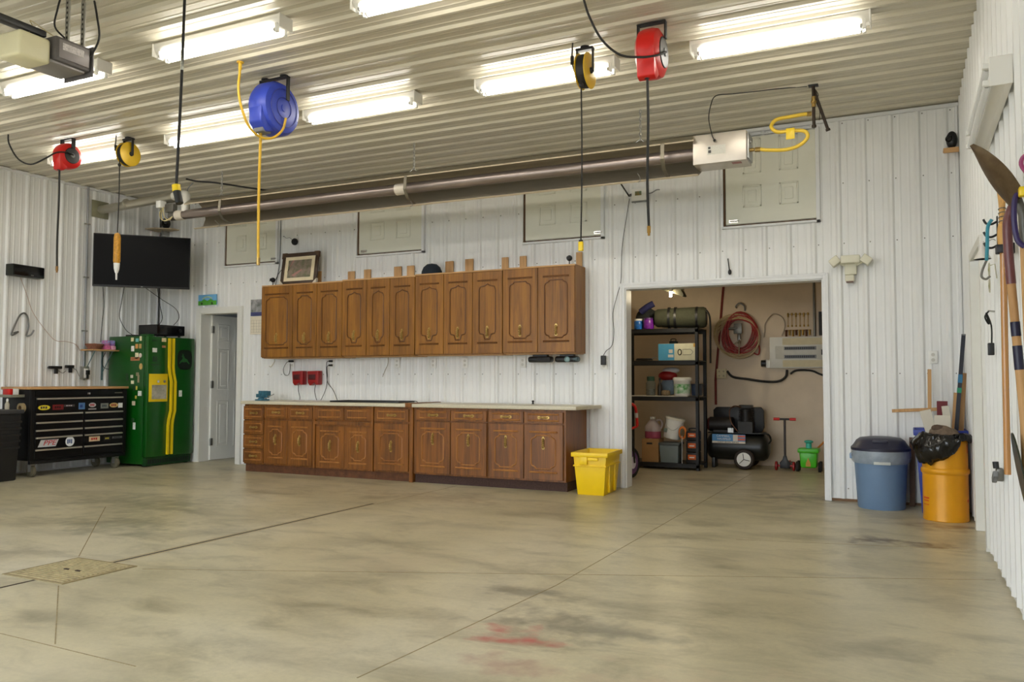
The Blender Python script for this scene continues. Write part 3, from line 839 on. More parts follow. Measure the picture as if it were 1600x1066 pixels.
for sx in (-1, 1):
    for z, s in ((0, 1), (.42, -1)):
        obj('corner_protector', MB().prism([(0, 0), (-sx * .075, 0), (0, s * .075)], .034, Matrix.Translation((sx * .295, .017, z - s * .004)) @ Matrix.Rotation(PI / 2, 4, 'X')), M_CORN if s > 0 else mat('corner_dark', (88, 64, 46), .6), t)
t = thing('baseball_cap', 'dark blue-black hat lying on the wall cabinets', 'hat', (-5.45, -.20, 2.355), math.radians(10))  # a baseball cap: round crown and front brim
obj('crown', MB().lathe([(.125, 0), (.122, .04), (.10, .09), (.06, .125), (.0001, .135)], 20, Matrix.Diagonal((1.0, .8, 1, 1))), mat('cap_cloth', (24, 34, 44), .85, 0, .1, 60), t)
obj('brim', MB().prism([(.09, -.09), (.16, -.07), (.20, 0), (.16, .07), (.09, .09)], .008, Matrix.Translation((0, 0, .004))), mat('cap_cloth', (24, 34, 44), .85), t)
def camera_thing(lab, loc, rz=0, cord=None, stand=.05):
    t = thing('security_camera', lab, 'camera', loc, rz, 'small black cameras')
    obj('base', MB().lathe([(.025, 0), (.025, .006), (.006, .010), (.006, stand)], 12), M_BLACK, t)
    obj('head', MB().ball((0, 0, stand + .026), .032, 14).cyl((0, -.028, stand + .026), (0, -.040, stand + .026), .020, 14), M_BLACK, t)
    obj('lens', MB().cyl((0, -.040, stand + .026), (0, -.043, stand + .026), .011, 12), M_BLACKG, t)
    if cord: obj('cable', MB().tube(spline(cord), .004, 6), M_CORD, t)
camera_thing('small black camera with a looping cable beside the framed picture', (-7.80, -.25, 2.336), 0, [(0, .02, .03), (-.03, .10, .12), (-.02, .17, .22), (.08, .215, .30), (.16, .22, .315)])
camera_thing('small black camera on the cabinets by the storage opening', (-3.71, -.24, 2.361), 0)
t = thing('wall_sensor', 'round black sensor on the wall between two loft hatches', 'sensor', (-7.64, -.022, 2.93))
obj('disc', MB().lathe([(.045, 0), (.045, .02), (.035, .035), (.0001, .04)], 18, Matrix.Rotation(PI / 2, 4, 'X')), M_BLACK, t)
obj('wire', MB().tube(spline([(-.04, -.005, .02), (-.09, 0, .06), (-.15, 0, .06), (-.19, 0, .09)]), .003, 5), M_GREY, t)
# conduit beside the first hatch, and cable down to the small camera
tag(obj('wall_cable', MB().tube(spline([(-7.885, -.03, 3.55), (-7.88, -.03, 3.1), (-7.885, -.03, 2.75), (-7.90, -.03, 2.6), (-7.93, -.035, 2.45), (-7.95, -.04, 2.36)]), .007, 6), M_GREY), 'grey cable running down beside the loft hatch above the picture', 'cable')
# calendar and sign
t = thing('wall_calendar', 'wall calendar with a photo top beside the wall cabinets', 'calendar', (-8.225, -.024, 1.97))
obj('picture', MB().box(-.15, .15, -.006, 0, .01, .23), mat('calendar_photo', (70, 84, 70), .5, 0, 0, 9, rgb2=(188, 184, 190)), t)
obj('sky_band', MB().box(-.15, .15, -.007, -.006, .01, .06), mat('calendar_blue', (66, 72, 120), .5, 0, .2, 20), t)
pg = obj('page', MB().box(-.155, .15, -.005, 0, -.235, .005), mat('calendar_paper', (226, 218, 198), .8), t)
gl = MB()
for k in range(5): gl.box(-.14, .14, -.0056, -.005, -.21 + k * .04, -.208 + k * .04)
for k in range(7): gl.box(-.14 + k * .046, -.138 + k * .046, -.0056, -.005, -.21, -.05)
obj('date_grid', gl, mat('calendar_ink', (150, 140, 130), .8), pg)
t = thing('door_sign', 'small landscape plaque with blue sky over the small door', 'sign', (-9.16, -.024, 2.228))
obj('sky', MB().box(-.17, .17, -.010, 0, -.07, .075), mat('sign_sky', (112, 176, 224), .4), t)
obj('field', MB().box(-.17, .17, -.0115, -.010, -.07, -.01).prism([(-.12, 0), (-.06, .03), (0, .005), (.06, .03), (.12, 0)], .0015, Matrix.Translation((0, -.010, -.015)) @ Matrix.Rotation(PI / 2, 4, 'X')), mat('sign_green', (86, 168, 56), .4, 0, .15, 20), t)
obj('lettering_band', MB().tube([(-.09, -.011, .02), (-.04, -.011, .04), (0, -.011, .045), (.04, -.011, .04), (.09, -.011, .02)], .006, 5), mat('sign_yellow', (214, 220, 130), .5), t)
for xx in (-.10, .09): obj('hay_bale', MB().cyl((xx, -.012, -.047), (xx, -.016, -.047), .017, 10), mat('sign_dark', (44, 76, 30), .6), t)
for pts, wh in (([(-8.02, -.024, 1.55), (-8.05, -.03, 1.50), (-8.04, -.05, 1.46), (-8.0, -.05, 1.45)], 'upper bent pale wire hook beside the end of the wall cabinets'), ([(-7.955, -.024, 1.40), (-7.955, -.03, 1.36), (-7.98, -.06, 1.30), (-8.01, -.06, 1.31)], 'lower bent pale wire hook beside the end of the wall cabinets')):
    tag(obj('wall_hook', MB().tube(spline(pts), .006, 6), mat('pale_wire', (196, 190, 176), .5)), wh, 'hook')

# ================================================================ green fridge (front faces +x)
LX = -W + .021                    # face of the left wall ribs
M_GREEN = mat('tractor_green', (8, 80, 14), .32, 0, .06, 6, coat=.3)
M_YEL = mat('tractor_yellow', (240, 206, 24), .35, 0, .03, 8)
FX, FY0, FY1, FH = -9.335, -.845, -.075, 1.70
fr = thing('refrigerator', 'green side by side refrigerator with yellow handles and magnets', 'refrigerator', (-9.70, -.46, 0))
ox, oy = -9.70, -.46
def FB(x0, x1, y0, y1, z0, z1): return MB().box(x0 - ox, x1 - ox, y0 - oy, y1 - oy, z0, z1)
obj('body', FB(LX + .03, FX - .075, FY0, FY1, .03, FH), M_GREEN, fr, .010)
obj('hinge_cover', FB(FX - .16, FX - .01, FY0 + .005, FY0 + .10, FH - .003, FH + .022), M_GREEN, fr, .006)
gr_ = obj('kick_grille', FB(FX - .08, FX - .02, FY0 + .02, FY1 - .02, .012, .115), mat('dark_green_grille', (14, 60, 18), .6), fr)
for k in range(18):
    yy = FY0 + .05 + k * .038
    obj('slot', FB(FX - .020, FX - .016, yy, yy + .018, .035, .095), M_BLACK, gr_)
for yy in (FY0 + .03, FY1 - .07): obj('foot', FB(FX - .10, FX - .06, yy, yy + .04, 0, .03), M_BLACK, fr)
ymid = -.485
dl = obj('freezer_door', FB(FX - .07, FX, FY0, ymid - .003, .12, FH - .005), M_GREEN, fr, .012)
dr = obj('fridge_door', FB(FX - .07, FX, ymid + .003, FY1, .12, FH - .005), M_GREEN, fr, .012)
for s, d, nm in ((-1, dl, 'handle'), (1, dr, 'handle')):
    y0 = ymid + s * .032 - oy
    x = FX - ox
    sh = .04
    P = [(x + .028, y0 - .0, 1.68), (x + .030, y0, 1.30), (x + .030, y0 + .01, 1.22), (x + .030, y0 + sh, 1.10), (x + .030, y0 + sh, .90), (x + .030, y0 + sh, .72), (x + .030, y0 + .01, .60), (x + .030, y0, .52), (x + .028, y0, .14)]
    mb = MB()
    for a, b_ in zip(P, P[1:]):
        a, b_ = Vector(a), Vector(b_)
        mb.add([(a.x, a.y - .014, a.z), (a.x, a.y + .014, a.z), (a.x - .028, a.y + .014, a.z), (a.x - .028, a.y - .014, a.z),
                (b_.x, b_.y - .014, b_.z), (b_.x, b_.y + .014, b_.z), (b_.x - .028, b_.y + .014, b_.z), (b_.x - .028, b_.y - .014, b_.z)],
               [(0, 1, 5, 4), (1, 2, 6, 5), (2, 3, 7, 6), (3, 0, 4, 7)])
    obj(nm, mb, M_YEL, d, label='yellow stepped handle strip')
disp = obj('dispenser', FB(FX - .002, FX + .012, FY0 + .02, ymid - .045, .84, 1.205), M_YEL, dl, .006, label='yellow water dispenser surround')
obj('dispenser_bay', FB(FX + .010, FX + .0135, FY0 + .06, ymid - .065, .875, 1.06), mat('dispenser_grey', (196, 192, 176), .4, 0, 0, 6, rgb2=(120, 116, 100)), dl)
for yy in (FY0 + .14, FY0 + .24): obj('dispenser_button', FB(FX + .012, FX + .020, yy, yy + .03, 1.09, 1.12), M_CHROME, dl)
# dark oval emblem with a leaping deer on the fridge door
M_EMB = mat('emblem_black', (8, 26, 12), .5)
def flat_x(poly, th=.0015):  # polygon in (y, z) facing +x
    return MB().prism(poly, th, Matrix(((0, 0, 1, FX - ox + .0005), (1, 0, 0, -oy), (0, 1, 0, 0), (0, 0, 0, 1))))
cy_, cz_ = -.245, 1.40
oct_ = [(cy_ + .125 * math.copysign(abs(math.cos(a)) ** .6, math.cos(a)), cz_ + .135 * math.copysign(abs(math.sin(a)) ** .6, math.sin(a))) for a in [2 * PI * k / 32 for k in range(32)]]
obj('emblem', flat_x(oct_), M_EMB, dr, label='black rounded emblem with a leaping deer')
deer = [(-.09, -.06), (-.05, -.03), (-.02, -.035), (.03, -.03), (.07, -.06), (.085, -.055), (.05, -.015), (.045, .0), (.02, .012), (-.005, .02), (-.01, .045), (-.025, .05), (-.02, .085), (-.032, .06), (-.05, .09), (-.042, .055), (-.062, .045), (-.04, .035), (-.045, .005), (-.075, -.02), (-.095, -.05)]
obj('deer', MB().prism([(cy_ + a, cz_ + c) for a, c in deer], .0015, Matrix(((0, 0, 1, FX - ox + .002), (1, 0, 0, -oy), (0, 1, 0, 0), (0, 0, 0, 1)))), mat('emblem_green', (38, 96, 44), .5), dr)
# magnets and stickers
MAGC = [(226, 214, 170), (120, 190, 190), (236, 228, 190), (236, 232, 226), (214, 150, 80), (196, 160, 96), (222, 210, 200), (176, 120, 80), (150, 140, 110), (40, 70, 40), (220, 216, 200), (24, 60, 30), (210, 190, 80), (236, 236, 230), (230, 210, 180)]
MAGS = [(.20, 1.655, .05, .05, 0), (.29, 1.645, .055, .045, 1), (.355, 1.665, .04, .06, 2), (.21, 1.535, .055, .07, 3), (.285, 1.565, .05, .06, 4), (.35, 1.565, .045, .06, 5), (.355, 1.445, .055, .06, 6), (.26, 1.40, .17, .05, 7), (.29, 1.44, .06, .08, 2),
        (.37, 1.30, .06, .085, 5), (.31, 1.20, .05, .045, 8), (.12, 1.16, .05, .10, 9), (.205, 1.17, .05, .04, 10), (.22, 1.095, .055, .045, 2), (.33, 1.14, .035, .10, 8), (.25, 1.02, .04, .07, 11), (.30, 1.02, .03, .05, 12), (.36, .95, .065, .065, 13), (.29, .90, .03, .04, 12), (.25, .82, .06, .055, 14), (.24, .60, .05, .05, 9), (.27, .525, .045, .09, 13)]
for k, (u, z, w, h, ci) in enumerate(MAGS):
    xx = FX - .075 - .42 + u
    mm = mat('magnet_%d' % ci, MAGC[ci], .5, 0, .15, 30)
    if k in (6, 9):
        mb = MB().lathe([(w / 2, 0), (w / 2, .006), (.0001, .006)], 14, Matrix.Translation((xx - ox, FY0 - oy, z)) @ Matrix.Rotation(PI / 2, 4, 'X') @ Matrix.Diagonal((1, h / w, 1, 1)))
    else:
        mb = MB().box(xx - w / 2 - ox, xx + w / 2 - ox, FY0 - .006 - oy, FY0 - oy, z - h / 2, z + h / 2)
    obj('magnet', mb, mm, fr, .002, segs=1)
for (y, z, w, h, ci) in ((-.60, 1.655, .07, .05, 0), (-.745, 1.515, .07, .055, 13), (-.74, 1.40, .075, .07, 11), (-.74, 1.325, .13, .012, 11), (-.60, 1.565, .06, .03, 7), (-.75, 1.64, .08, .02, 11)):
    obj('magnet', FB(FX, FX + .005, y - w / 2, y + w / 2, z - h / 2, z + h / 2), mat('magnet_%d' % ci, MAGC[ci], .5), dl, .001, segs=1)
obj('magnet', FB(FX, FX + .005, -.335, -.285, .90, .985), mat('magnet_13', MAGC[13], .5), dr, .001, segs=1, label='white paper tag')
t = thing('stereo_receiver', 'black stereo receiver on top of the green refrigerator', 'receiver', (-9.50, -.47, FH + .0))
obj('case', MB().box(-.18, .16, -.245, .21, .022, .155), M_BLACK, t, .004)
obj('front_panel', MB().box(.16, .168, -.245, .21, .024, .153), M_BLACKG, t, .002)
obj('volume_knob', MB().cyl((.168, .13, .09), (.185, .13, .09), .022, 16), M_BLACK, t)
for a in (-.2, .16):
    for c_ in (-.14, .12): obj('foot', MB().cyl((c_, a, 0), (c_, a, .022), .016, 10), M_RUBBER, t)
t = thing('media_box', 'flat black media box lying on the refrigerator behind the receiver', 'media box', (-9.86, -.62, FH))
obj('case', MB().box(-.07, .07, -.09, .09, .004, .03), M_BLACK, t, .004)
obj('foot', MB().box(-.05, .05, -.07, .07, 0, .004), M_RUBBER, t)

# ================================================================ tool chest (front faces +x)
TX, TY0, TY1 = -9.57, -2.245, -.965
tb = thing('tool_chest', 'black rolling tool chest with wooden top and silver drawer pulls', 'tool chest', (-9.83, -1.605, 0))
def TB(x0, x1, y0, y1, z0, z1): return MB().box(x0 + 9.83, x1 + 9.83, y0 + 1.605, y1 + 1.605, z0, z1)
M_TC = mat('tool_chest_black', (17, 17, 18), .38, 0, .05, 8, spec=.3)
M_DRW = mat('drawer_black', (11, 11, 13), .35, 0, .05, 8, spec=.25)
M_PULL = mat('brushed_pull', (190, 186, 174), .35, .7, .05, 20)
obj('cabinet', TB(LX + .01, TX - .012, TY0, TY1, .19, 1.005), M_TC, tb, .006)
for yy in (TY0 - .004, TY1 - .045): obj('corner_post', TB(TX - .03, TX + .004, yy, yy + .049, .19, 1.01), M_TC, tb, .005)
obj('wooden_top', TB(LX, TX + .02, TY0 - .015, TY1 + .015, 1.012, 1.042), M_PINEY, tb, .004)
ym = -1.57
rows = [(TY0 + .06, TY1 - .05, .73, .905, 1)]
def chest_drawer(y0, y1, z0, z1, pull=True):
    d = obj('drawer', TB(TX - .012, TX, y0, y1, z0, z1), M_DRW, tb, .003, segs=1)
    if pull: obj('pull', TB(TX - .002, TX + .016, y0 + .005, y1 - .005, z1 - .022, z1 - .002), M_PULL, d, .004, label='full-width silver pull')
    return d
obj('drawer_lid', TB(TX - .012, TX - .002, TY0 + .055, TY1 - .05, .925, 1.0), M_DRW, tb, .003)
dtop = chest_drawer(TY0 + .06, TY1 - .05, .742, .915)
dls, drs = [], []
for (z0, z1) in ((.640, .735), (.55, .635), (.465, .545), (.325, .460), (.215, .320)):
    dls.append(chest_drawer(TY0 + .06, ym - .012, z0, z1))
    drs.append(chest_drawer(ym + .012, TY1 - .05, z0, z1))
obj('bottom_rail', TB(TX - .03, TX + .004, TY0, TY1, .15, .19), M_TC, tb, .003)
obj('lock', TB(TX - .002, TX + .008, -1.53, -1.49, .945, .97), M_CHROME, tb, .003)
obj('side_handle', MB().tube(spline([(.02, .645, .78), (.02, .69, .79), (-.10, .70, .79), (-.22, .69, .79), (-.22, .645, .78)], 4), .011, 8), M_CHROME, tb)
for (xx, yy) in ((TX - .07, TY0 + .075), (TX - .07, TY1 - .09), (LX + .10, TY0 + .075), (LX + .10, TY1 - .09)):
    cs = obj('caster_fork', TB(xx - .03, xx + .03, yy - .03, yy + .03, .135, .155).box(xx - .025 + 9.83, xx + .025 + 9.83, yy - .030 + 1.605, yy - .024 + 1.605, .06, .14).box(xx - .025 + 9.83, xx + .025 + 9.83, yy + .024 + 1.605, yy + .030 + 1.605, .06, .14), M_STEEL, tb)
    obj('wheel', MB().lathe([(.0001, -.022), (.045, -.022), (.066, -.016), (.066, .016), (.045, .022), (.0001, .022)], 20, Matrix.Translation((xx + 9.83, yy + 1.605, .066)) @ Matrix.Rotation(PI / 2, 4, 'X')), mat('caster_rubber', (104, 98, 78), .7, 0, .2, 20), cs)
# stickers on the drawers (flat print)
def sticker(par, y, z, w, h, rgb, body=None, tc=(20, 20, 20), oval=False, shear=0.0, size=None):
    M_ = mat('sticker_%d_%d_%d' % rgb, rgb, .4)
    if oval:
        mb = MB().lathe([(1, 0), (1, .0012), (.0001, .0012)], 20, Matrix.Translation((TX + 9.83 + .0003, y + 1.605, z)) @ Matrix.Rotation(PI / 2, 4, 'Y') @ Matrix.Diagonal((h / 2, w / 2, 1, 1)))
    else:
        q = shear * h
        mb = MB().prism([(y - w / 2, z - h / 2), (y + w / 2 - q, z - h / 2), (y + w / 2, z + h / 2), (y - w / 2 + q, z + h / 2)], .0012, Matrix(((0, 0, 1, TX + 9.83 + .0003), (1, 0, 0, 1.605), (0, 1, 0, 0), (0, 0, 0, 1))))
    o = obj('sticker', mb, M_, par)
    if body:
        n_ = 3 if w > .09 else 1
        mk = MB()
        for k_ in range(n_):
            ya = y - w * .30 + w * .60 * k_ / n_
            mk.box(TX + 9.83 + .0012, TX + 9.83 + .002, ya + 1.605, ya + w * .60 / n_ * .72 + 1.605, z - h * (.22 - .05 * (k_ % 2)), z + h * .22)
        obj('print_mark', mk, mat('print_%d_%d_%d' % tc, tc, .5), o)
sticker(dtop, -2.085, .80, .15, .06, (226, 206, 50), 1, (30, 30, 60), True, size=.05)
sticker(dtop, -1.91, .80, .14, .06, (120, 22, 26), 1, (40, 8, 10), size=.06)
sticker(dtop, -1.765, .815, .14, .026, (70, 66, 66), 1, (210, 200, 200), size=.02)
sticker(dtop, -1.60, .805, .085, .08, (84, 124, 176), 1, (40, 70, 130), size=.07)
sticker(dtop, -1.455, .815, .10, .055, (190, 186, 186), 1, (180, 24, 30), True, size=.06)
sticker(dtop, -1.455, .765, .11, .018, (150, 146, 146))
sticker(dtop, -1.285, .80, .11, .065, (120, 124, 118), 1, (40, 60, 70), size=.04)
sticker(dtop, -1.15, .805, .125, .06, (206, 176, 110), 1, (150, 40, 30), True, size=.045)
sticker(dtop, -1.055, .80, .065, .06, (236, 238, 236))
sticker(dls[3], -2.02, .382, .26, .082, (196, 198, 200), None, (190, 20, 24), shear=.45)
text('lettering', 'PPE', .085, mat('print_red', (196, 22, 26), .5), dls[3], (TX + 9.83 + .0022, -2.01 + 1.605, .384), FACE_X, .0004, sx=1.25, shear=.3)
sticker(dls[3], -1.745, .385, .118, .118, (240, 242, 246), 1, (60, 90, 140), True, size=.06)
sticker(drs[3], -1.415, .395, .15, .06, (222, 196, 160), 1, (196, 40, 30), size=.05)
sticker(drs[3], -1.235, .39, .095, .045, (30, 30, 28), 1, (196, 184, 70), size=.05)
sticker(drs[3], -1.09, .395, .15, .026, (90, 90, 88), 1, (20, 20, 20), size=.022)
obj('badge', TB(TX - .0025, TX - .0005, -1.14, -1.03, .957, .967), mat('badge_grey', (120, 114, 98), .5), tb)
# side tray hung on the near end of the chest, with its contents
t = thing('side_tray', 'small grey tray hung on the end of the tool chest', 'tray', (-9.80, TY0 - .09, .935))
obj('tray', MB().box(-.14, .14, -.085, .073, -.012, 0).box(-.14, -.13, -.085, .073, 0, .02).box(.13, .14, -.085, .073, 0, .02).box(-.14, .14, -.085, -.075, 0, .02), mat('tray_grey', (150, 150, 134), .4, .4, .05, 10), t, .002)
t = thing('tape_roll_box', 'red and white shop towel box on the side tray', 'box', (-9.80, TY0 - .085, .936))
obj('white_part', MB().box(-.06, .06, -.02, .05, 0, .085), M_WHITE, t, .006)
obj('red_part', MB().box(-.06, .06, -.062, -.021, 0, .085), M_RED, t, .004)
t = thing('masking_tape', 'tan roll of tape hung on the tool chest end', 'tape roll', (-9.70, TY0 - .006, .80))
obj('roll', MB().lathe([(.03, 0), (.055, 0), (.055, .04), (.03, .04), (.03, 0)], 20, Matrix.Rotation(PI / 2, 4, 'X')), mat('tape_tan', (170, 150, 110), .6, 0, .1, 30), t)
obj('core', MB().lathe([(.024, .002), (.030, .002), (.030, .038), (.024, .038), (.024, .002)], 20, Matrix.Rotation(PI / 2, 4, 'X')), mat('tape_core', (120, 96, 66), .8), t)
# black storage totes at the end of the chest
M_TOTE = mat('tote_black', (24, 24, 25), .5, 0, .1, 20)
def tote(lab, loc, w, d, h, lidm):
    t = thing('storage_tote', lab, 'tote', loc)
    b_ = MB().box(-w / 2, w / 2, -d / 2, d / 2, 0, h - .03, taper=.12)
    obj('body', b_, M_TOTE, t, .015)
    rb = MB()
    for k in range(5):
        z = h * .45 + k * h * .09
        q = 1 - .12 * (1 - z / h)
        rb.box(-w / 2 * q - .008, w / 2 * q + .008, -d / 2 * q - .008, d / 2 * q + .008, z, z + h * .035)
    obj('ribs', rb, M_TOTE, t, .004, segs=1)
    obj('lid', MB().box(-w / 2 - .02, w / 2 + .02, -d / 2 - .02, d / 2 + .02, h - .045, h), lidm, t, .012)
tote('tall black storage tote with a charcoal lid beside the tool chest', (-9.66, -2.68, 0), .40, .52, .79, mat('tote_lid', (58, 58, 60), .6, 0, .08, 20))
t = thing('spray_bottle', 'small cream bottle standing on the black tote lid', 'bottle', (-9.62, -2.49, .79))
obj('bottle', MB().lathe([(.022, 0), (.024, .01), (.024, .06), (.012, .085), (.010, .09)], 14), mat('bottle_cream', (190, 182, 160), .4), t)
obj('cap', MB().lathe([(.012, .09), (.012, .115), (.005, .125)], 12), M_WHITE, t)

# ================================================================ on the left wall
tv = thing('television', 'large black flat television angled across the corner', 'television', (-9.515, -.815, 2.68), 0)
a = math.atan2(-.40 + 1.23, -9.11 + 9.92)          # direction of the screen's long side
tv.rotation_euler = (math.radians(0), 0, a)
obj('bezel', MB().box(-.585, .585, -.02, .03, -.345, .345), M_BLACK, tv, .006)
obj('screen', MB().box(-.573, .573, -.0225, -.020, -.322, .333), mat('screen_glass', (6, 6, 7), .4, 0, 0, spec=.1), tv)
obj('logo', MB().box(-.012, .012, -.0225, -.020, -.338, -.330), mat('tv_logo', (150, 150, 152), .4), tv)
obj('back_shell', MB().box(-.40, .40, .03, .07, -.25, .20), M_BLACK, tv, .02)
obj('mount_arm', MB().box(-.05, .05, .06, .40, -.03, .03).box(-.15, .15, .38, .42, -.12, .12), M_DSTEEL, tv, .004)
cbl = MB
for pts, wh in (([(-9.72, -.92, 2.34), (-9.80, -.90, 2.1), (-9.88, -.85, 1.95), (-9.92, -.72, 1.80), (-9.88, -.65, 1.735)], 'looping to the media box'), ([(-10.09, -.95, 2.36), (-10.09, -.93, 2.1), (-10.09, -.95, 1.85), (-10.095, -.96, 1.62)], 'hanging straight to the wooden shelf'),
                ([(-9.45, -.62, 2.34), (-9.48, -.56, 2.15), (-9.58, -.42, 1.97), (-9.66, -.40, 1.875)], 'dropping to the receiver'), ([(-9.55, -.72, 2.34), (-9.40, -.60, 2.2), (-9.30, -.45, 2.08), (-9.40, -.30, 1.97), (-9.52, -.28, 1.875)], 'arching down past the receiver')):
    tag(obj('television_cable', MB().tube(spline(pts), .0045, 6), M_CORD), 'thin black television cable ' + wh, 'cable', 'television cables')
t = thing('wall_speaker', 'long black speaker mounted on the wall over the tool chest', 'speaker', (-10.03, -2.05, 2.43), math.radians(6))
obj('cabinet', MB().box(-.07, .05, -.21, .21, -.068, .068), mat('speaker_green_black', (26, 32, 26), .5, 0, .1, 30), t, .004)
obj('grille', MB().box(.05, .062, -.205, .205, -.064, .064), M_BLACKG, t, .006)
obj('badge', MB().box(.062, .0635, .02, .055, -.05, -.042), M_STEEL, t)
tag(obj('speaker_wire', MB().tube(spline([(-10.10, -2.07, 2.36), (-10.10, -1.98, 2.15), (-10.10, -1.90, 1.95), (-10.10, -1.74, 1.75), (-10.10, -1.60, 1.62), (-10.10, -1.45, 1.61), (-10.10, -1.32, 1.58), (-10.10, -1.25, 1.50)]), .0035, 5), mat('copper_wire', (176, 146, 132), .5)), 'thin copper-pink speaker wire sagging along the wall', 'wire')
t = thing('conduit_run', 'vertical grey conduit with an outlet box beside the wooden shelf', 'conduit', (LX + .016, -1.20, 1.30))
obj('pipe', MB().cyl((0, 0, 0), (0, 0, H - 1.30 - .02), .013, 10), mat('conduit_grey', (150, 152, 156), .4, .5, .05, 10), t)
obj('outlet_box', MB().box(-.014, .045, -.045, .045, -.17, 0), M_STEEL, t, .004)
obj('receptacle', MB().box(.045, .050, -.03, .03, -.15, -.03), M_WHITE, t, .002)
obj('plug', MB().box(.05, .085, -.008, .032, -.11, -.05).box(.05, .075, .0, .024, -.16, -.11), M_BLACK, t, .004)
for z in (.45, 1.15, 1.85): obj('strap', MB().box(-.014, .015, -.035, .035, z, z + .018), M_STEEL, t)
tag(obj('bent_hook', MB().tube(spline([(-10.06, -2.16, 1.68), (-10.06, -2.10, 1.70), (-10.09, -2.16, 1.655), (-10.09, -2.15, 1.72), (-10.09, -2.10, 1.84), (-10.09, -2.06, 1.91), (-10.09, -2.01, 1.93), (-10.09, -1.97, 1.88), (-10.09, -1.955, 1.76), (-10.09, -1.98, 1.66), (-10.06, -1.945, 1.67), (-10.04, -1.92, 1.73)], 5), .010, 8), mat('hook_grey', (112, 112, 110), .4, .6, .1, 20)), 'bent grey steel double hook on the wall over the tool chest', 'hook')
for (y, z, w, lab) in ((-1.60, 1.275, .16, 'wider black wall gadget above the tool chest'), (-1.405, 1.29, .10, 'narrower black wall gadget beside the conduit')):
    t = thing('wall_gadget', lab, 'clamp', (LX, y, z))
    obj('head', MB().box(0, .05, -w / 2, w / 2, -.014, .022), M_BLACK, t, .006)
    obj('grip', MB().box(0, .04, -.0, .032, -.075, -.014), M_BLACK, t, .006)
    if w > .12: obj('nose', MB().box(.005, .045, -w / 2 - .012, -w / 2, -.008, .012), M_BLACK, t, .004)
tag(obj('gadget_wire', MB().tube(spline([(LX + .01, -1.545, 1.24), (LX + .01, -1.49, 1.21), (LX + .01, -1.44, 1.24)]), .003, 5), M_CORD), 'thin black wire linking the two wall gadgets', 'wire')
tag(obj('gadget_wire', MB().tube(spline([(LX + .01, -1.36, 1.28), (LX + .01, -1.30, 1.25), (LX + .01, -1.255, 1.17)]), .003, 5), M_CORD), 'thin black wire from a wall gadget to the conduit outlet', 'wire')
# pine wall shelf on blue-grey brackets
t = thing('wall_shelf', 'pine wall shelf on two blue-grey brackets beside the fridge', 'shelf', (LX, -.94, 1.52))
obj('board', MB().box(0, .24, -.30, .09, -.018, 0), M_PINEY, t, .002)
M_BRK = mat('bracket_blue_grey', (104, 132, 138), .4, .4, .05, 10)
for y in (-.24, .02):
    obj('bracket', MB().box(0, .006, y - .012, y + .012, -.40, -.018).box(0, .21, y - .012, y + .012, -.026, -.018).add([(.004, y - .003, -.30), (.012, y - .003, -.30), (.20, y - .003, -.03), (.185, y - .003, -.026), (.004, y + .003, -.30), (.012, y + .003, -.30), (.20, y + .003, -.03), (.185, y + .003, -.026)], [(0, 1, 2, 3), (4, 7, 6, 5), (0, 4, 5, 1), (1, 5, 6, 2), (2, 6, 7, 3), (3, 7, 4, 0)]), M_BRK, t)
t = thing('pine_cone_basket', 'low brown woven basket on the wall shelf', 'basket', (LX + .12, -1.13, 1.521))
mb = MB()
for k in range(5): mb.tube([(( .055 + .008 * k) * math.cos(q), (.085 + .008 * k) * math.sin(q), .008 + k * .014) for q in [2 * PI * i / 20 for i in range(20)]], .008, 6, True)
obj('weave', mb, mat('basket_brown', (140, 92, 72), .8, 0, .3, 40), t)
obj('filling', MB().ball((0, 0, .03), .07, 12, (.8, 1.1, .7)), mat('basket_fill', (168, 112, 88), .8, 0, .3, 40), t)
for (y, z0, rgbs, lab) in ((-.965, 1.521, ((206, 60, 130), (226, 120, 170)), 'pink wrapped roll on the wall shelf beside the basket'), (-.885, 1.521, ((150, 40, 140), (230, 170, 200)), 'purple and pink wrapped pack on the shelf end')):
    t = thing('wrapped_pack', lab, 'pack', (LX + .12, y, z0), 0)
    obj('lower_pack', MB().box(-.06, .06, -.034, .034, 0, .055), mat('pack_%d' % rgbs[0][0], rgbs[1], .5, 0, .3, 40), t, .012)
    obj('upper_pack', MB().box(-.05, .05, -.030, .030, .056, .125), mat('packtop_%d' % rgbs[0][0], rgbs[0], .4, 0, 0, 25, rgb2=(140, 180, 230)), t, .012)
tag(obj('shelf_cord_loop', MB().tube(spline([(LX + .01, -.88, 1.49), (LX + .012, -.93, 1.38), (LX + .012, -.90, 1.29), (LX + .012, -.82, 1.27), (LX + .012, -.80, 1.30)]), .004, 6), M_CORD), 'black cord loop hanging below the pine wall shelf', 'cord')
# small round speaker on a corner shelf above the television
t = thing('corner_shelf', 'narrow pine corner shelf above the television', 'shelf', (-9.93, -.14, 3.255))
obj('board', MB().prism([(-.17, .11), (.20, .11), (.20, .0), (.02, -.16), (-.17, -.16)], .016, Matrix.Translation((0, 0, -.016))), mat('shelf_tan', (190, 172, 140), .6, 0, .1, 20), t)
obj('bracket', MB().box(-.01, .01, -.02, .11, -.08, -.016), M_STEEL, t)
t = thing('round_speaker', 'small black oval speaker on the corner shelf above the television', 'speaker', (-9.88, -.13, 3.256), math.radians(40))
obj('cabinet', MB().ball((0, 0, .082), .08, 18, (.75, .7, 1)), M_BLACK, t)
obj('cone', MB().lathe([(.048, 0), (.044, .010), (.015, .002), (.0001, .008)], 18, Matrix.Translation((0, -.048, .09)) @ Matrix.Rotation(PI / 2, 4, 'X')), M_BLACKG, t)
obj('base', MB().lathe([(.05, 0), (.045, .012), (.02, .018)], 14), M_BLACK, t)
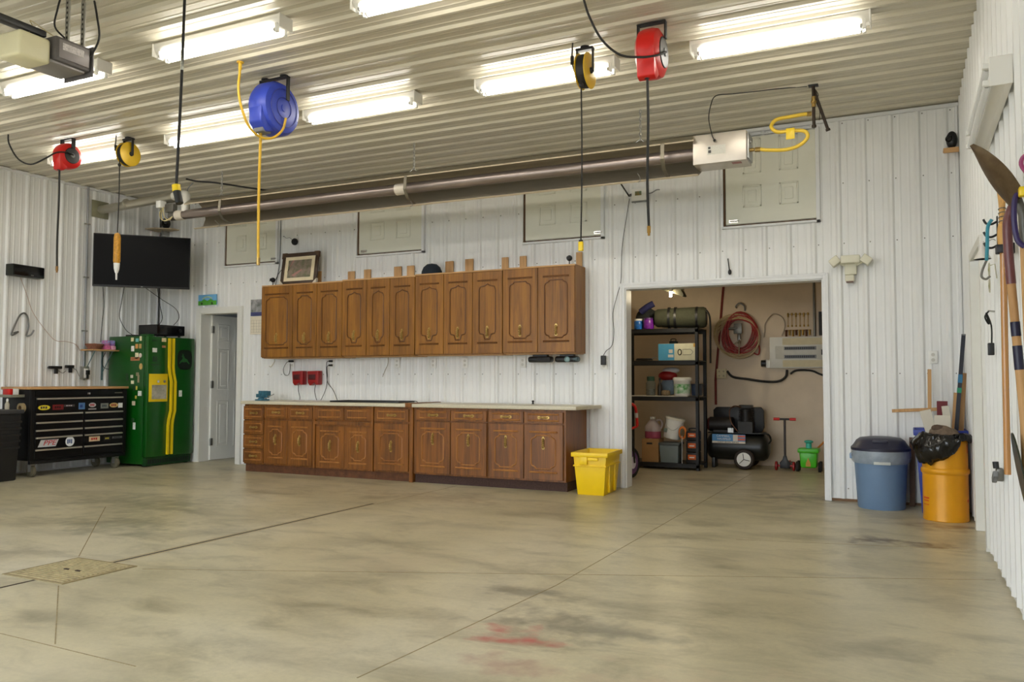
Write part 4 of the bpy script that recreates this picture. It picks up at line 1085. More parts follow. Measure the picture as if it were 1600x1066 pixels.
# matching shelf and speaker in the other corner
t = thing('corner_shelf', 'short pine corner shelf by the yard tool wall', 'shelf', (-.085, -.085, 3.215))
obj('board', MB().box(-.06, .062, -.06, .06, -.012, 0), M_PINEX, t)
obj('front_strip', MB().box(-.06, .062, -.072, -.06, -.045, .0), M_PINEX, t)
t = thing('round_speaker', 'small black oval speaker on the corner shelf by the yard tool wall', 'speaker', (-.075, -.09, 3.216), math.radians(-40))
obj('cabinet', MB().ball((0, 0, .082), .08, 18, (.6, .55, 1)), M_BLACK, t)
obj('cone', MB().lathe([(.034, 0), (.030, .008), (.012, .002), (.0001, .006)], 18, Matrix.Translation((0, -.038, .09)) @ Matrix.Rotation(PI / 2, 4, 'X')), M_BLACKG, t)

# ================================================================ tube heater along the back wall
HY, X0H, X1H = -1.10, -8.28, -2.13
ht = thing('tube_heater', 'long infrared tube heater with dark reflector hung along the back wall', 'heater', (-5.2, HY, 3.0))
def HL(x, y, z): return (x + 5.2, y - HY, z - 3.0)
M_REFL = mat('reflector_steel', (168, 160, 142), .34, .8, .08, 3, stretch=(.2, 3, 3))
M_TUBEH = mat('burnt_steel_tube', (150, 138, 132), .32, .7, .22, 1.2, stretch=(1, 6, 6))
M_LIP = mat('pale_lip', (214, 202, 178), .5, .1, .05, 5)
prof = [(-.17, .245), (-.10, .300), (.03, .310), (.13, .235), (.165, .12), (.13, .025), (.06, -.005)]
obj('reflector', MB().sheet(prof, .004, X1H - X0H, Matrix.Translation(HL(X0H, HY, 3.0))), M_REFL, ht)
obj('reflector_lip', MB().sheet([(.068, -.002), (.0, -.032), (-.018, -.022)], .005, X1H - X0H, Matrix.Translation(HL(X0H, HY, 3.0))).sheet([(-.17, .245), (-.178, .235)], .006, X1H - X0H, Matrix.Translation(HL(X0H, HY, 3.0))), M_LIP, ht)
tz = 3.155
obj('tube', MB().cyl(HL(-8.50, HY - .02, tz), HL(-2.14, HY - .02, tz), .056, 24), M_TUBEH, ht)
M_COUP = mat('white_coupling', (214, 206, 192), .5, .2, .05, 10)
for x in (-5.27, -8.50):
    obj('coupling', MB().cyl(HL(x - .06, HY - .02, tz), HL(x + .06, HY - .02, tz), .062, 24), M_COUP, ht)
M_STRAP = mat('hanger_strap', (132, 126, 112), .45, .7, .1, 15)
for x in (-2.42, -5.13, -7.70):
    mb = MB().sheet([(-.19, .24), (-.205, .10), (-.15, .02), (-.03, -.015), (.05, -.025), (.058, -.015)], .005, .035, Matrix.Translation(HL(x, HY, 3.0)))
    obj('hanger', mb, M_STRAP, ht, label='bent steel hanger strap')
def chain(xc, yc, z0, z1):
    mb = MB(); n = int((z1 - z0) / .032); k = 0
    for k in range(n):
        z = z0 + (k + .5) * (z1 - z0) / n
        pts = []
        for i in range(8):
            q = 2 * PI * i / 8
            a_, b_ = .010 * math.cos(q), .021 * math.sin(q)
            pts.append((xc + (a_ if k % 2 else 0), yc + (0 if k % 2 else a_), z + b_))
        mb.tube([HL(*p) for p in pts], .004, 4, True)
    return mb
for x in (-2.66, -5.13, -7.85):
    obj('chain', chain(x, HY, 3.36, H - .03), M_STEEL, ht)
    obj('chain_hook', MB().tube([HL(x - .11, HY - .02, 3.285), HL(x, HY, 3.365), HL(x + .08, HY + .01, 3.29)], .004, 6).tube(spline([HL(x, HY - .10, 3.02), HL(x + .01, HY - .06, 2.99), HL(x, HY - .02, 2.97), HL(x - .01, HY - .05, 2.95)], 4), .004, 6), M_STEEL, ht)
# burner box
M_BOX = mat('burner_box_steel', (206, 198, 186), .38, .55, .06, 4)
bx = obj('burner_box', MB().box(*[v for p in zip(HL(-2.145, HY - .13, 3.03), HL(-1.685, HY + .13, 3.29)) for v in p]), M_BOX, ht, .005)
obj('rating_label', MB().box(*[v for p in zip(HL(-2.02, HY - .1315, 3.105), HL(-1.86, HY - .130, 3.185)) for v in p]), mat('label_paper', (216, 214, 204), .6, 0, .1, 120), bx)
obj('label_mark', MB().box(*[v for p in zip(HL(-2.01, HY - .1325, 3.12), HL(-1.985, HY - .1315, 3.145)) for v in p]).box(*[v for p in zip(HL(-2.01, HY - .1325, 3.155), HL(-1.99, HY - .1315, 3.175)) for v in p]), mat('label_ink', (70, 70, 70), .6), bx)
obj('status_window', MB().box(*[v for p in zip(HL(-1.82, HY - .08, 3.028), HL(-1.74, HY - .02, 3.0305)) for v in p]), mat('status_red', (150, 80, 74), .4), bx)
obj('side_cover', MB().box(*[v for p in zip(HL(-1.685, HY - .10, 3.05), HL(-1.668, HY + .10, 3.27)) for v in p]).cyl(HL(-1.668, HY - .04, 3.20), HL(-1.655, HY - .04, 3.20), .014, 10), M_STEEL, bx, .003)
obj('gas_inlet', MB().cyl(HL(-1.67, HY - .06, 3.125), HL(-1.63, HY - .06, 3.125), .016, 10), M_BRASS, bx)
tag(obj('heater_wire', MB().tube(spline([HL(-1.95, HY - .150, 3.225), HL(-1.97, HY - .155, 3.27), HL(-2.0, HY - .14, 3.42), HL(-1.985, HY - .12, 3.55), HL(-1.945, HY - .09, 3.635), HL(-1.8, HY - .06, 3.640), HL(-1.6, HY - .03, 3.642), HL(-1.45, HY, 3.648), HL(-1.2, HY + .04, 3.646)]), .0045, 6).ball(HL(-1.95, HY - .150, 3.222), .013, 8), M_CORD, None, loc=(-5.2, HY, 3.0)), 'thin black wire looping from the heater box along the ceiling', 'wire')
# vent end: white elbow, small control box and the flue running to the wall plate
obj('end_elbow', MB().tube(spline([HL(-8.42, HY - .02, 3.19), HL(-8.42, HY - .02, 3.30), HL(-8.44, HY + .0, 3.40), HL(-8.56, HY + .02, 3.425), HL(-8.70, HY + .03, 3.415)]), .050, 16), mat('white_duct', (226, 224, 216), .4, .1, .05, 6), ht)
M_FLUE = mat('galvanised_flue', (190, 186, 172), .35, .7, .12, 5, stretch=(.5, 4, 4))
obj('flue', MB().tube([HL(-8.68, HY + .03, 3.415), HL(-9.4, HY + .07, 3.40), HL(-10.10, HY + .10, 3.385)], .055, 20), M_FLUE, ht)
for x in (-8.9, -9.55): obj('flue_band', MB().cyl(HL(x - .012, HY + .045, 3.41), HL(x + .012, HY + .046, 3.41), .059, 20), M_FLUE, ht)
obj('wall_plate', MB().box(*[v for p in zip(HL(LX, -1.135, 3.275), HL(LX + .006, -.885, 3.50)) for v in p]), mat('olive_plate', (150, 148, 122), .5, .3, .1, 6), ht, .001)
obj('vent_box', MB().box(*[v for p in zip(HL(-8.83, HY - .11, 3.26), HL(-8.75, HY - .02, 3.345)) for v in p]), M_WHITE, ht, .004)
obj('vent_blower', MB().cyl(HL(-8.56, HY - .02, tz), HL(-8.66, HY - .02, tz), .058, 18).cyl(HL(-8.66, HY - .02, tz), HL(-8.675, HY - .02, tz), .045, 18).box(*[v for p in zip(HL(-8.72, HY - .07, 3.20), HL(-8.58, HY + .0, 3.30)) for v in p]), M_DSTEEL, ht, .003)
mb = MB()
for k, (dx, dz) in enumerate(((-.02, .02), (-.05, -.02), (-.08, .0))):
    mb.tube(spline([HL(-8.75, HY - .06, 3.27), HL(-8.70 + dx, HY - .09, 3.20 + dz), HL(-8.68 + dx, HY - .09, 3.12 + dz), HL(-8.60 + dx, HY - .09, 3.09), HL(-8.58, HY - .07, 3.14)], 4), .005, 5)
obj('vent_wires', mb, mat('cream_wire', (206, 190, 140), .5), ht)
# black supply cable sagging from the ceiling to the hatch wall
tag(obj('heater_cable', MB().tube(spline([(-8.55, -1.0, H - .03), (-8.40, -.96, 3.60), (-8.2, -.85, 3.585), (-7.9, -.65, 3.54), (-7.6, -.45, 3.50), (-7.3, -.25, 3.475), (-7.0, -.10, 3.50), (-6.75, -.05, 3.535), (-6.55, -.04, 3.545)]), .011, 6), M_CORD), 'thick black cable sagging behind the heater vent end', 'cable')
obj('vent_cable', MB().tube(spline([HL(-8.44, -.99, 3.58), HL(-8.50, -1.02, 3.5), HL(-8.46, -1.06, 3.40), HL(-8.50, -1.12, 3.30)]), .006, 6), M_GREY, ht)

# gas drop pipe and yellow flexible hose
t = thing('gas_pipe', 'dark iron gas drop pipe with brass valve under the ceiling', 'pipe', (-1.15, -1.07, H - .022))
M_IRON = mat('black_iron', (64, 54, 46), .5, .6, .2, 15)
obj('flange', MB().box(-.04, .04, -.03, .03, -.012, 0), M_BLACK, t, .003)
obj('drop', MB().cyl((0, 0, -.012), (0, 0, -.10), .014, 10).cyl((0, 0, -.19), (0, 0, -.345), .013, 10).cyl((0, 0, -.345), (0, 0, -.365), .019, 10), M_IRON, t)
obj('valve', MB().cyl((0, 0, -.10), (0, 0, -.19), .018, 10).box(.0, .012, -.05, .0, -.16, -.13).ball((0, 0, -.145), .024, 10), M_BRASS, t)
obj('branch', MB().cyl((0, 0, -.03), (.10, .10, -.36), .013, 10).cyl((.10, .10, -.36), (.106, .106, -.38), .019, 10), M_IRON, t)
obj('sensing_tube', MB().tube(spline([(.0, .0, -.02), (.035, .02, -.08), (.02, .02, -.14), (.045, .03, -.22), (.04, .03, -.30)]), .004, 5), M_IRON, t)
t = thing('gas_hose', 'yellow flexible gas hose in an S bend with a yellow tag', 'hose', (-1.42, HY - .05, 3.12))
HP = [(-.165, 0, .005), (-.10, 0, -.01), (.05, 0, -.025), (.16, 0, .0), (.225, 0, .06), (.20, 0, .115), (.10, 0, .132), (-.01, 0, .135), (-.06, .0, .17), (-.065, .02, .215), (-.02, .03, .255), (.10, .05, .27), (.18, .05, .275), (.225, .06, .277)]
obj('hose', MB().tube(spline(HP, 7), .016, 10), mat('gas_yellow', (232, 196, 60), .45, 0, .05, 20), t)
obj('fitting', MB().cyl((-.205, 0, .006), (-.16, 0, .003), .021, 8), M_BRASS, t)
obj('fitting', MB().cyl((.215, .058, .276), (.250, .068, .278), .021, 8), M_BRASS, t)
obj('tag', MB().box(.055, .125, -.024, -.019, .055, .15), M_YEL, t, .002)

# ================================================================ reels and drop cords under the ceiling
def ring_prof(r, w, k=.02):
    return [(.0001, -w), (r - k, -w), (r, -w + k), (r, w - k), (r - k, w), (.0001, w)]
RXM = Matrix.Rotation(PI / 2, 4, 'Y')       # lathe axis along x
def bracket(t, r, w, z, m=M_BLACK, plate=.06):
    top = -z
    obj('bracket', MB().box(-w - .022, -w - .012, -.022, .022, -.02, top - .006).box(w + .012, w + .022, -.022, .022, -.02, top - .006).box(-w - .022, w + .022, -.03, .03, top - .012, top), m, t, .003, segs=1)
CEIL = H - .022
def hose_reel(name, lab, cat, loc, r, w, m, m2, zc, cord_end, cord_r, cord_m, extra):
    t = thing(name, lab, cat, (loc[0], loc[1], CEIL))
    extra(t, r, w, m, m2, zc)
    return t
# blue air hose reel
t = thing('hose_reel', 'blue enclosed air hose reel with yellow hose hanging from the ceiling', 'hose reel', (-5.17, -3.18, CEIL))
zc = -.275
T = Matrix.Translation((0, 0, zc)) @ RXM
obj('case', MB().lathe([(.0001, -.105), (.14, -.105), (.20, -.09), (.222, -.05), (.222, .05), (.20, .09), (.14, .105), (.0001, .105)], 36, T), M_BLUE, t)
obj('snout', MB().prism([(-.215, .02), (-.05, -.205), (-.15, -.232), (-.225, -.16)], .13, Matrix(((0, 0, 1, -.065), (1, 0, 0, 0), (0, 1, 0, zc), (0, 0, 0, 1)))), M_BLUE, t, .012)
obj('hose_guide', MB().box(-.05, .05, -.185, -.085, zc - .235, zc - .195), M_GREY, t, .008)
for r_ in (.155, .085): obj('face_ring', MB().tube([(.1065, r_ * math.cos(q), zc + r_ * math.sin(q)) for q in [2 * PI * i / 32 for i in range(32)]], .004, 5, True), mat('blue_shadow', (38, 52, 150), .4), t)
obj('hub', MB().lathe([(.032, .10), (.032, .112), (.0001, .114)], 16, T), M_BLUE, t)
obj('side_label', MB().box(.09, .093, .165, .185, zc - .06, zc - .01), M_WHITE, t)
obj('bracket', MB().box(-.15, -.138, -.02, .02, -.22, -.012).box(.138, .15, -.02, .02, -.22, -.012).box(-.15, .15, -.022, .022, -.026, -.012).cyl((-.10, 0, -.012), (-.10, 0, 0), .035, 14).cyl((.10, 0, -.012), (.10, 0, 0), .035, 14), M_BLACK, t, .003, segs=1)
M_HOSEY = mat('hose_yellow', (222, 178, 50), .45, 0, .06, 25)
obj('hanging_hose', MB().tube(spline([(-.01, -.14, zc - .225), (-.015, -.145, -.9), (-.02, -.14, -1.3), (-.015, -.14, -1.55)], 5), .011, 8), M_HOSEY, t)
obj('hose_end', MB().cyl((-.015, -.14, -1.55), (-.015, -.14, -1.59), .014, 8).cyl((-.015, -.14, -1.53), (-.015, -.14, -1.55), .015, 8), M_BRASS, t)
obj('feed_hose', MB().tube(spline([(-.02, -.37, 0), (-.02, -.375, -.10), (-.02, -.385, -.22), (-.01, -.36, -.36), (.0, -.28, -.50), (.02, -.17, -.555), (.06, -.08, -.54), (.10, -.01, -.46), (.125, .0, -.36)], 6), .010, 8).cyl((-.02, -.37, 0), (-.02, -.37, -.06), .014, 8).cyl((-.02, -.37, 0), (-.02, -.37, -.008), .028, 10), M_HOSEY, t)
# red enclosed reel (near the right) and a smaller red reel over the chest
def red_reel(lab, loc, r, w, drop, feed, end_rgb):
    t = thing('hose_reel', lab, 'hose reel', (loc[0], loc[1], CEIL))
    z = -(r + .05)
    T = Matrix.Translation((0, 0, z)) @ RXM
    obj('case', MB().lathe([(.0001, -w), (r * .72, -w), (r * .95, -w * .72), (r, -w * .3), (r, w * .3), (r * .95, w * .72), (r * .72, w), (.0001, w)], 30, T), M_RED, t)
    obj('snout', MB().prism([(-r * .97, r * .1), (-r * .2, -r * .98), (-r * .55, -r * 1.25), (-r * .85, -r * 1.15)], w * 1.5, Matrix(((0, 0, 1, -w * .75), (1, 0, 0, 0), (0, 1, 0, z), (0, 0, 0, 1)))), M_RED, t, .010)
    obj('hub_disc', MB().lathe([(r * .62, w - .002), (r * .60, w + .008), (r * .25, w + .010), (.0001, w + .010)], 24, T), M_BLACK, t)
    obj('hub_cap', MB().lathe([(r * .18, w + .010), (r * .16, w + .018), (.0001, w + .019)], 16, T), M_GREY, t)
    obj('hose_mouth', MB().cyl((0, -r * .62, z - r * 1.13), (0, -r * .62, z - r * 1.22), .022, 12), M_BLACK, t)
    obj('bracket', MB().box(-w - .016, -w - .004, -.022, .022, z, -.006).box(w + .010, w + .022, -.022, .022, z + r * .55, -.006).box(-w - .016, w + .022, -.025, .025, -.012, 0), M_BLACK, t, .003, segs=1)
    obj('hanging_hose', MB().tube(spline([(0, -r * .62, z - r * 1.2), (.004, -r * .62, -drop * .5), (-.004, -r * .62, -drop * .8), (.004, -r * .62, -drop)], 5), .0095, 8), M_CORD, t)
    obj('hose_end', MB().cyl((.004, -r * .62, -drop), (.004, -r * .62, -drop - .045), .013, 8).cyl((.004, -r * .62, -drop - .045), (.004, -r * .62, -drop - .065), .009, 8), mat('hose_end_%d' % end_rgb[0], end_rgb, .4, .4), t)
    obj('feed_hose', MB().tube(spline(feed, 6), .008, 8), M_CORD, t)
    return t
red_reel('big red enclosed hose reel with black hose near the gas pipe', (-2.055, -2.84), .175, .085, 1.46,
         [(-.30, -.55, 0), (-.28, -.50, -.10), (-.22, -.42, -.24), (-.12, -.34, -.33), (.0, -.28, -.345), (.08, -.20, -.32), (.12, -.08, -.26), (.10, 0, -.225)], (170, 130, 60))
red_reel('small red hose reel with black hub over the tool chest wall', (-8.35, -2.75), .135, .075, 1.35,
         [(-.40, -.375, 0), (-.42, -.35, -.09), (-.348, -.30, -.24), (-.215, -.25, -.303), (-.068, -.20, -.248), (.037, -.15, -.185), (.09, -.07, -.17), (.095, 0, -.18)], (150, 110, 60))
# yellow cord reels
def cord_reel(lab, loc, r, drop, plug):
    t = thing('cord_reel', lab, 'cord reel', (loc[0], loc[1], CEIL))
    z = -(r + .055)
    T = Matrix.Translation((0, 0, z)) @ RXM
    for s in (-1, 1):
        obj('flange', MB().lathe([(.0001, s * .030), (r - .01, s * .030), (r, s * .034), (r - .004, s * .040), (r * .5, s * .046), (.0001, s * .046)], 28, T), mat('reel_yellow', (226, 186, 40), .35, .1, .05, 8), t)
    obj('cord_wrap', MB().lathe([(.03, -.03), (r * .90, -.03), (r * .93, 0), (r * .90, .03), (.03, .03)], 28, T), M_CORD, t)
    obj('hub', MB().lathe([(.024, .046), (.020, .060), (.0001, .062)], 14, T), M_BLACK, t)
    obj('bracket', MB().box(.058, .068, -.014, .014, z - .01, -.02).box(-.068, -.058, -.014, .014, z - .01, -.02).box(-.068, .068, -.022, .022, -.032, -.012).cyl((0, 0, -.012), (0, 0, 0), .035, 12), M_BLACK, t, .002, segs=1)
    obj('hanging_cord', MB().tube(spline([(.01, -r * .85, z - r * .55), (.015, -r * .9, z - r * 1.05), (.02, -r * .9, -drop * .6), (.01, -r * .9, -drop)], 5), .0055, 6), M_CORD, t)
    obj('cord_stop', MB().ball((.015, -r * .9, z - r * 1.1), .018, 10), M_BLACK, t)
    p = (.01, -r * .9, -drop)
    if plug == 'tag':
        obj('connector', MB().box(p[0] - .018, p[0] + .018, p[1] - .012, p[1] + .012, p[2] - .07, p[2]), M_YEL, t, .005, label='bright yellow connector')
        obj('collar', MB().cyl((p[0], p[1], p[2]), (p[0], p[1], p[2] + .012), .016, 10), M_BLACK, t)
    else:
        lamp = obj('work_light', MB().lathe([(.028, -.30), (.034, -.28), (.034, -.04), (.026, 0), (.008, .012)], 16, Matrix.Translation(p)), mat('amber_cage', (196, 140, 40), .4, 0, .25, 60), t, label='amber caged work light')
        obj('light_neck', MB().lathe([(.014, -.40), (.026, -.36), (.030, -.30)], 14, Matrix.Translation(p)), M_WHITE, lamp)
        obj('light_tip', MB().lathe([(.008, -.47), (.010, -.39), (.012, -.38)], 10, Matrix.Translation(p)), M_WHITE, lamp)
    obj('feed_cord', MB().tube(spline([(-.06, -.10, 0), (-.062, -.102, -.05), (-.065, -.10, -.14), (-.06, -.04, -.22), (-.05, 0, z)], 5), .006, 6).cyl((-.064, -.10, -.10), (-.064, -.10, -.16), .014, 8), M_CORD, t)
cord_reel('yellow cord reel with yellow connector hanging by the big red reel', (-2.62, -2.66), .135, 1.50, 'tag')
cord_reel('yellow cord reel with a work light hanging before the television', (-7.72, -2.52), .125, 1.03, 'lamp')
# black drop cord with yellow-collared socket
t = thing('drop_cord', 'long black drop cord ending in a yellow-collared socket', 'cord', (-4.580, -4.66, CEIL))
obj('cord', MB().tube(spline([(0, 0, 0), (-.008, 0, -.4), (-.02, 0, -.8), (-.04, 0, -1.285)], 5), .009, 8), M_CORD, t)
obj('twist_grip', MB().tube([(-.012, 0, -.42 - k * .01) for k in range(14)], .0105, 6), mat('wire_wrap', (196, 196, 186), .5, 0, .5, 120), t)
obj('collar', MB().cyl((-.042, 0, -1.285), (-.034, 0, -1.325), .026, 14), M_YEL, t)
obj('socket', MB().cyl((-.034, 0, -1.325), (-.008, 0, -1.405), .024, 14), M_BLACK, t)

# ================================================================ overhead door opener
t = thing('door_opener', 'grey garage door opener with white lamp cover on a ceiling rail', 'door opener', (-5.47, -4.86, 3.17))
M_OP = mat('opener_grey', (104, 100, 100), .5, .2, .1, 10)
obj('motor_housing', MB().box(-.14, .14, -.14, .11, 0, .16), M_OP, t, .012)
obj('front_cover', MB().box(.14, .150, -.12, .09, .02, .14), mat('opener_face', (138, 132, 132), .5, .2, .1, 10), t, .003)
obj('nameplate', MB().box(.150, .1515, -.10, .05, .075, .12), mat('nameplate', (196, 190, 190), .5, 0, .3, 90), t)
obj('rear_plate', MB().box(-.13, .155, .11, .12, -.03, .17), M_OP, t, .002)
obj('bottom_pan', MB().box(-.12, .12, -.16, .08, -.018, 0), mat('opener_pan', (150, 146, 144), .4, .4, .05, 10), t, .004)
obj('lamp_cover', MB().box(-.11, .11, -.36, -.15, -.035, .125), mat('lamp_cover_cream', (232, 226, 190), .35, 0, .03, 8), t, .02, segs=3, label='cream translucent lamp cover')
obj('rail', MB().box(-.03, .03, -4.25, -.13, .165, .205), M_BLACK, t, .002)
for y in (-.05, .06):
    obj('hanger', MB().box(.10, .135, y - .002, y + .002, .15, .475).box(.10, .104, y - .002, y + .030, .15, .475), M_STEEL, t, label='perforated steel hanger')
    ho = MB()
    for k in range(9): ho.box(.112, .122, y - .004, y - .0021, .17 + k * .033, .185 + k * .033)
    obj('holes', ho, M_BLACK, t)
obj('power_cord', MB().tube(spline([(.06, .09, .08), (.02, .02, .20), (-.02, -.04, .28), (.03, -.06, .38), (.05, -.05, .475)], 5), .006, 6).tube(spline([(.145, .10, .10), (.20, .12, .22), (.19, .11, .36), (.17, .10, .475)], 5), .007, 6), M_CORD, t)
obj('antenna_wire', MB().tube(spline([(0, -.25, .125), (.02, -.22, .20), (-.03, -.20, .26), (.04, -.14, .20), (.08, -.10, .165)], 5), .003, 5), mat('cream_wire', (206, 190, 140), .5), t)

# ================================================================ storage room contents
# steel shelf unit
t = thing('shelf_unit', 'black steel shelf unit in the storage room', 'shelf unit', (-3.33, 2.15, 0))
SX0, SX1, SY0, SY1 = -.51, .50, -.24, .24
for x in (SX0, SX1 - .04):
    for y in (SY0, SY1 - .04):
        obj('post', MB().box(x, x + .04, y, y + .006, .001, 1.797).box(x if x < 0 else x + .034, x + .006 if x < 0 else x + .04, y, y + .04, .001, 1.797), M_BLACK, t)
for z in (.085, .925, 1.385, 1.795):
    obj('shelf', MB().box(SX0, SX1, SY0, SY1, z - .012, z).box(SX0, SX1, SY0, SY0 + .012, z - .055, z - .012).box(SX0, SX1, SY1 - .012, SY1, z - .055, z - .012), M_BLACK, t, .002, segs=1)
obj('shelf_liner', MB().box(-.40, .36, SY0 + .002, .2, .9252, .935), mat('liner_white', (206, 200, 188), .6), t)
ZS = (.0855, .936, 1.3855, 1.7955)
def lathe_thing(name, lab, cat, loc, parts):
    t = thing(name, lab, cat, loc)
    for nm, prof, m in parts: obj(nm, MB().lathe(prof, 20), m, t)
    return t
# top shelf
t = thing('sleeping_bag', 'olive rolled sleeping bag with dark straps on the top shelf', 'bag', (-3.10, 2.06, ZS[3] + .142), math.radians(8))
TR = Matrix.Rotation(PI / 2, 4, 'Y')
obj('roll', MB().lathe([(.0001, -.31), (.10, -.31), (.117, -.28), (.125, -.1), (.132, .15), (.135, .30), (.12, .335), (.0001, .335)], 24, TR), mat('olive_cloth', (58, 60, 44), .85, 0, .15, 30), t)
for x, tw in ((-.13, .03), (-.05, -.02), (.22, 0)):
    obj('strap', MB().lathe([(.128, x - .015), (.139, x - .015), (.139, x + .015), (.128, x + .015), (.128, x - .015)], 24, TR), M_BLACK, t)
obj('end_cap', MB().lathe([(.0001, .336), (.10, .336), (.10, .345), (.0001, .345)], 20, TR), M_BLACK, t)
tag(obj('webbing_strap', MB().tube(spline([(-2.745, 2.0, 2.02), (-2.71, 2.0, 1.96), (-2.70, 2.02, 1.85), (-2.705, 2.04, 1.62), (-2.71, 2.06, 1.35)], 5), .014, 6), M_BLACK), 'black webbing strap hanging from the sleeping bag past the shelf', 'strap')
lathe_thing('plastic_jar', 'blue jar with crumpled wrap on the top shelf', 'jar', (-3.635, 2.02, ZS[3]), [('jar', [(.05, 0), (.058, .01), (.058, .10), (.05, .115)], mat('jar_blue', (40, 110, 200), .3, 0, .4, 30)), ('lid', [(.054, .115), (.054, .14), (.0001, .142)], M_WHITE)])
lathe_thing('plastic_jar', 'purple jar on the top shelf beside the sleeping bag', 'jar', (-3.49, 1.99, ZS[3]), [('jar', [(.06, 0), (.068, .012), (.068, .11), (.06, .125)], mat('jar_purple', (120, 40, 160), .3, 0, .4, 30)), ('lid', [(.064, .125), (.064, .145), (.0001, .147)], mat('jar_lid_purple', (90, 50, 120), .4))])
t = thing('knit_cap', 'dark bundled hat and gloves piled above the jars', 'clothing', (-3.58, 2.20, ZS[3]))
obj('bundle', MB().ball((0, 0, .16), .15, 14, (1, .5, .95)).ball((.09, -.01, .19), .09, 12, (1, .7, .8)), mat('dark_cloth', (40, 44, 44), .9, 0, .3, 30), t)
obj('blue_sleeve', MB().tube(spline([(-.05, -.09, .24), (.04, -.10, .30), (.12, -.08, .345)], 5), .045, 10), mat('navy_cloth', (34, 36, 84), .8, 0, .2, 30), t)
# second shelf
t = thing('product_box', 'blue and white product box with a black printed outline', 'box', (-3.10, 1.99, ZS[2]))
obj('carton', MB().box(-.245, .245, -.06, .10, 0, .215), mat('box_white', (214, 212, 186), .6), t, .002)
obj('blue_side', MB().box(-.247, -.04, -.062, -.058, .002, .213), mat('box_blue', (78, 160, 204), .55, 0, .05, 10), t)
obj('printed_oval', MB().tube([(.03 + .022 * math.cos(q), -.0605, .105 + .035 * math.sin(q)) for q in [2 * PI * i / 16 for i in range(16)]], .006, 5, True), M_BLACK, t)
obj('printed_outline', MB().tube([(p[0], -.0605, p[1]) for p in ((.07, .14), (.17, .14), (.20, .105), (.17, .07), (.07, .07))], .003, 5, True), mat('print_grey', (110, 110, 100), .6), t)
obj('printed_lettering', MB().box(-.12, -.05, -.0635, -.062, .04, .075).box(-.11, -.06, -.0635, -.062, .095, .14), mat('print_pale_white', (216, 216, 210), .6), t)
obj('corner_sticker', MB().box(.205, .245, -.0625, -.06, .17, .213), mat('sticker_orange', (206, 160, 70), .6), t)
t = thing('dark_case', 'dark green upright case behind the product box', 'case', (-3.22, 2.20, ZS[2]))
obj('case', MB().box(-.05, .05, -.03, .05, 0, .26), mat('case_green', (44, 56, 46), .6), t, .01)
obj('handle', MB().tube(spline([(-.03, 0, .26), (-.03, 0, .285), (.03, 0, .285), (.03, 0, .26)], 4), .006, 6), M_BLACK, t)
t = thing('tie_straps', 'coiled black tie-down straps on the shelf edge', 'straps', (-3.55, 1.98, ZS[2] + .012))
mb = MB()
for k in range(4): mb.tube([((.05 + .008 * k) * math.cos(q) * 1.5, (.035 + .006 * k) * math.sin(q), .006 * (k % 3)) for q in [2 * PI * i / 18 for i in range(18)]], .008, 5, True)
obj('webbing', mb, M_RUBBER, t)
obj('hook', MB().tube(spline([(.09, 0, .01), (.14, 0, .03), (.17, .01, .015)], 4), .006, 6), M_STEEL, t)
# third shelf
lathe_thing('glass_jar', 'clear glass jar with dark green lid on the shelf liner', 'jar', (-3.47, 2.0, ZS[1]), [('glass', [(.055, 0), (.062, .01), (.062, .16), (.045, .19)], mat('jar_glass', (120, 126, 120), .1, 0, 0, alpha=.55)), ('lid', [(.05, .19), (.05, .245), (.0001, .247)], mat('lid_green', (36, 70, 54), .5)), ('contents', [(.05, .006), (.05, .08), (.0001, .085)], mat('jar_contents', (150, 150, 146), .6, 0, .3, 40))])
t = thing('bottle', 'dark narrow bottle beside the flag bag', 'bottle', (-3.355, 2.02, ZS[1]))
obj('bottle', MB().lathe([(.028, 0), (.03, .01), (.03, .12), (.012, .17), (.012, .20)], 16), mat('bottle_dark', (54, 50, 46), .3), t)
obj('cap', MB().lathe([(.014, .20), (.014, .225), (.0001, .226)], 12), M_BLACK, t)
t = thing('flag_bag', 'red white and blue plastic bag stuffed on the shelf', 'bag', (-3.27, 2.19, ZS[1]))
obj('lower', MB().ball((0, 0, .12), .125, 14, (1, .7, .95)), mat('bag_bluegrey', (120, 140, 160), .5, 0, .2, 20), t)
obj('red_band', MB().ball((-.02, -.02, .255), .11, 14, (1.15, .7, .62)), M_DRED, t)
obj('white_top', MB().ball((.02, -.01, .325), .095, 14, (1.2, .6, .45)), mat('bag_white', (206, 204, 206), .5, 0, .1, 20), t)
lathe_thing('rope_coil', 'small tan coil of twine on the shelf liner', 'twine', (-3.265, 1.965, ZS[1]), [('coil', [(.03, 0), (.055, .012), (.058, .035), (.052, .06), (.03, .07)], mat('twine_tan', (140, 122, 96), .9, 0, .35, 60)), ('core', [(.03, .0), (.03, .066), (.0001, .066)], mat('twine_core', (90, 70, 50), .9))])
t = thing('white_pail', 'white pail with green label and clear handle on the shelf', 'pail', (-3.055, 1.985, ZS[1]))
obj('pail', MB().lathe([(.095, 0), (.10, .01), (.108, .20), (.112, .205)], 24), M_WHITE, t)
obj('label', MB().lathe([(.1015, .03), (.1075, .15), (.1085, .15), (.1025, .03), (.1015, .03)], 24), mat('label_green', (40, 150, 50), .45, 0, 0, 18, rgb2=(220, 230, 220)), t)
obj('lid', MB().lathe([(.118, .195), (.118, .225), (.10, .235), (.0001, .235)], 24), M_WHITE, t)
t = thing('blue_bin', 'dark blue plastic bin at the end of the shelf liner', 'bin', (-2.905, 2.16, ZS[1]))
obj('bin', MB().box(-.06, .06, -.08, .08, 0, .15, taper=.1), mat('bin_slate', (52, 66, 92), .5), t, .006)
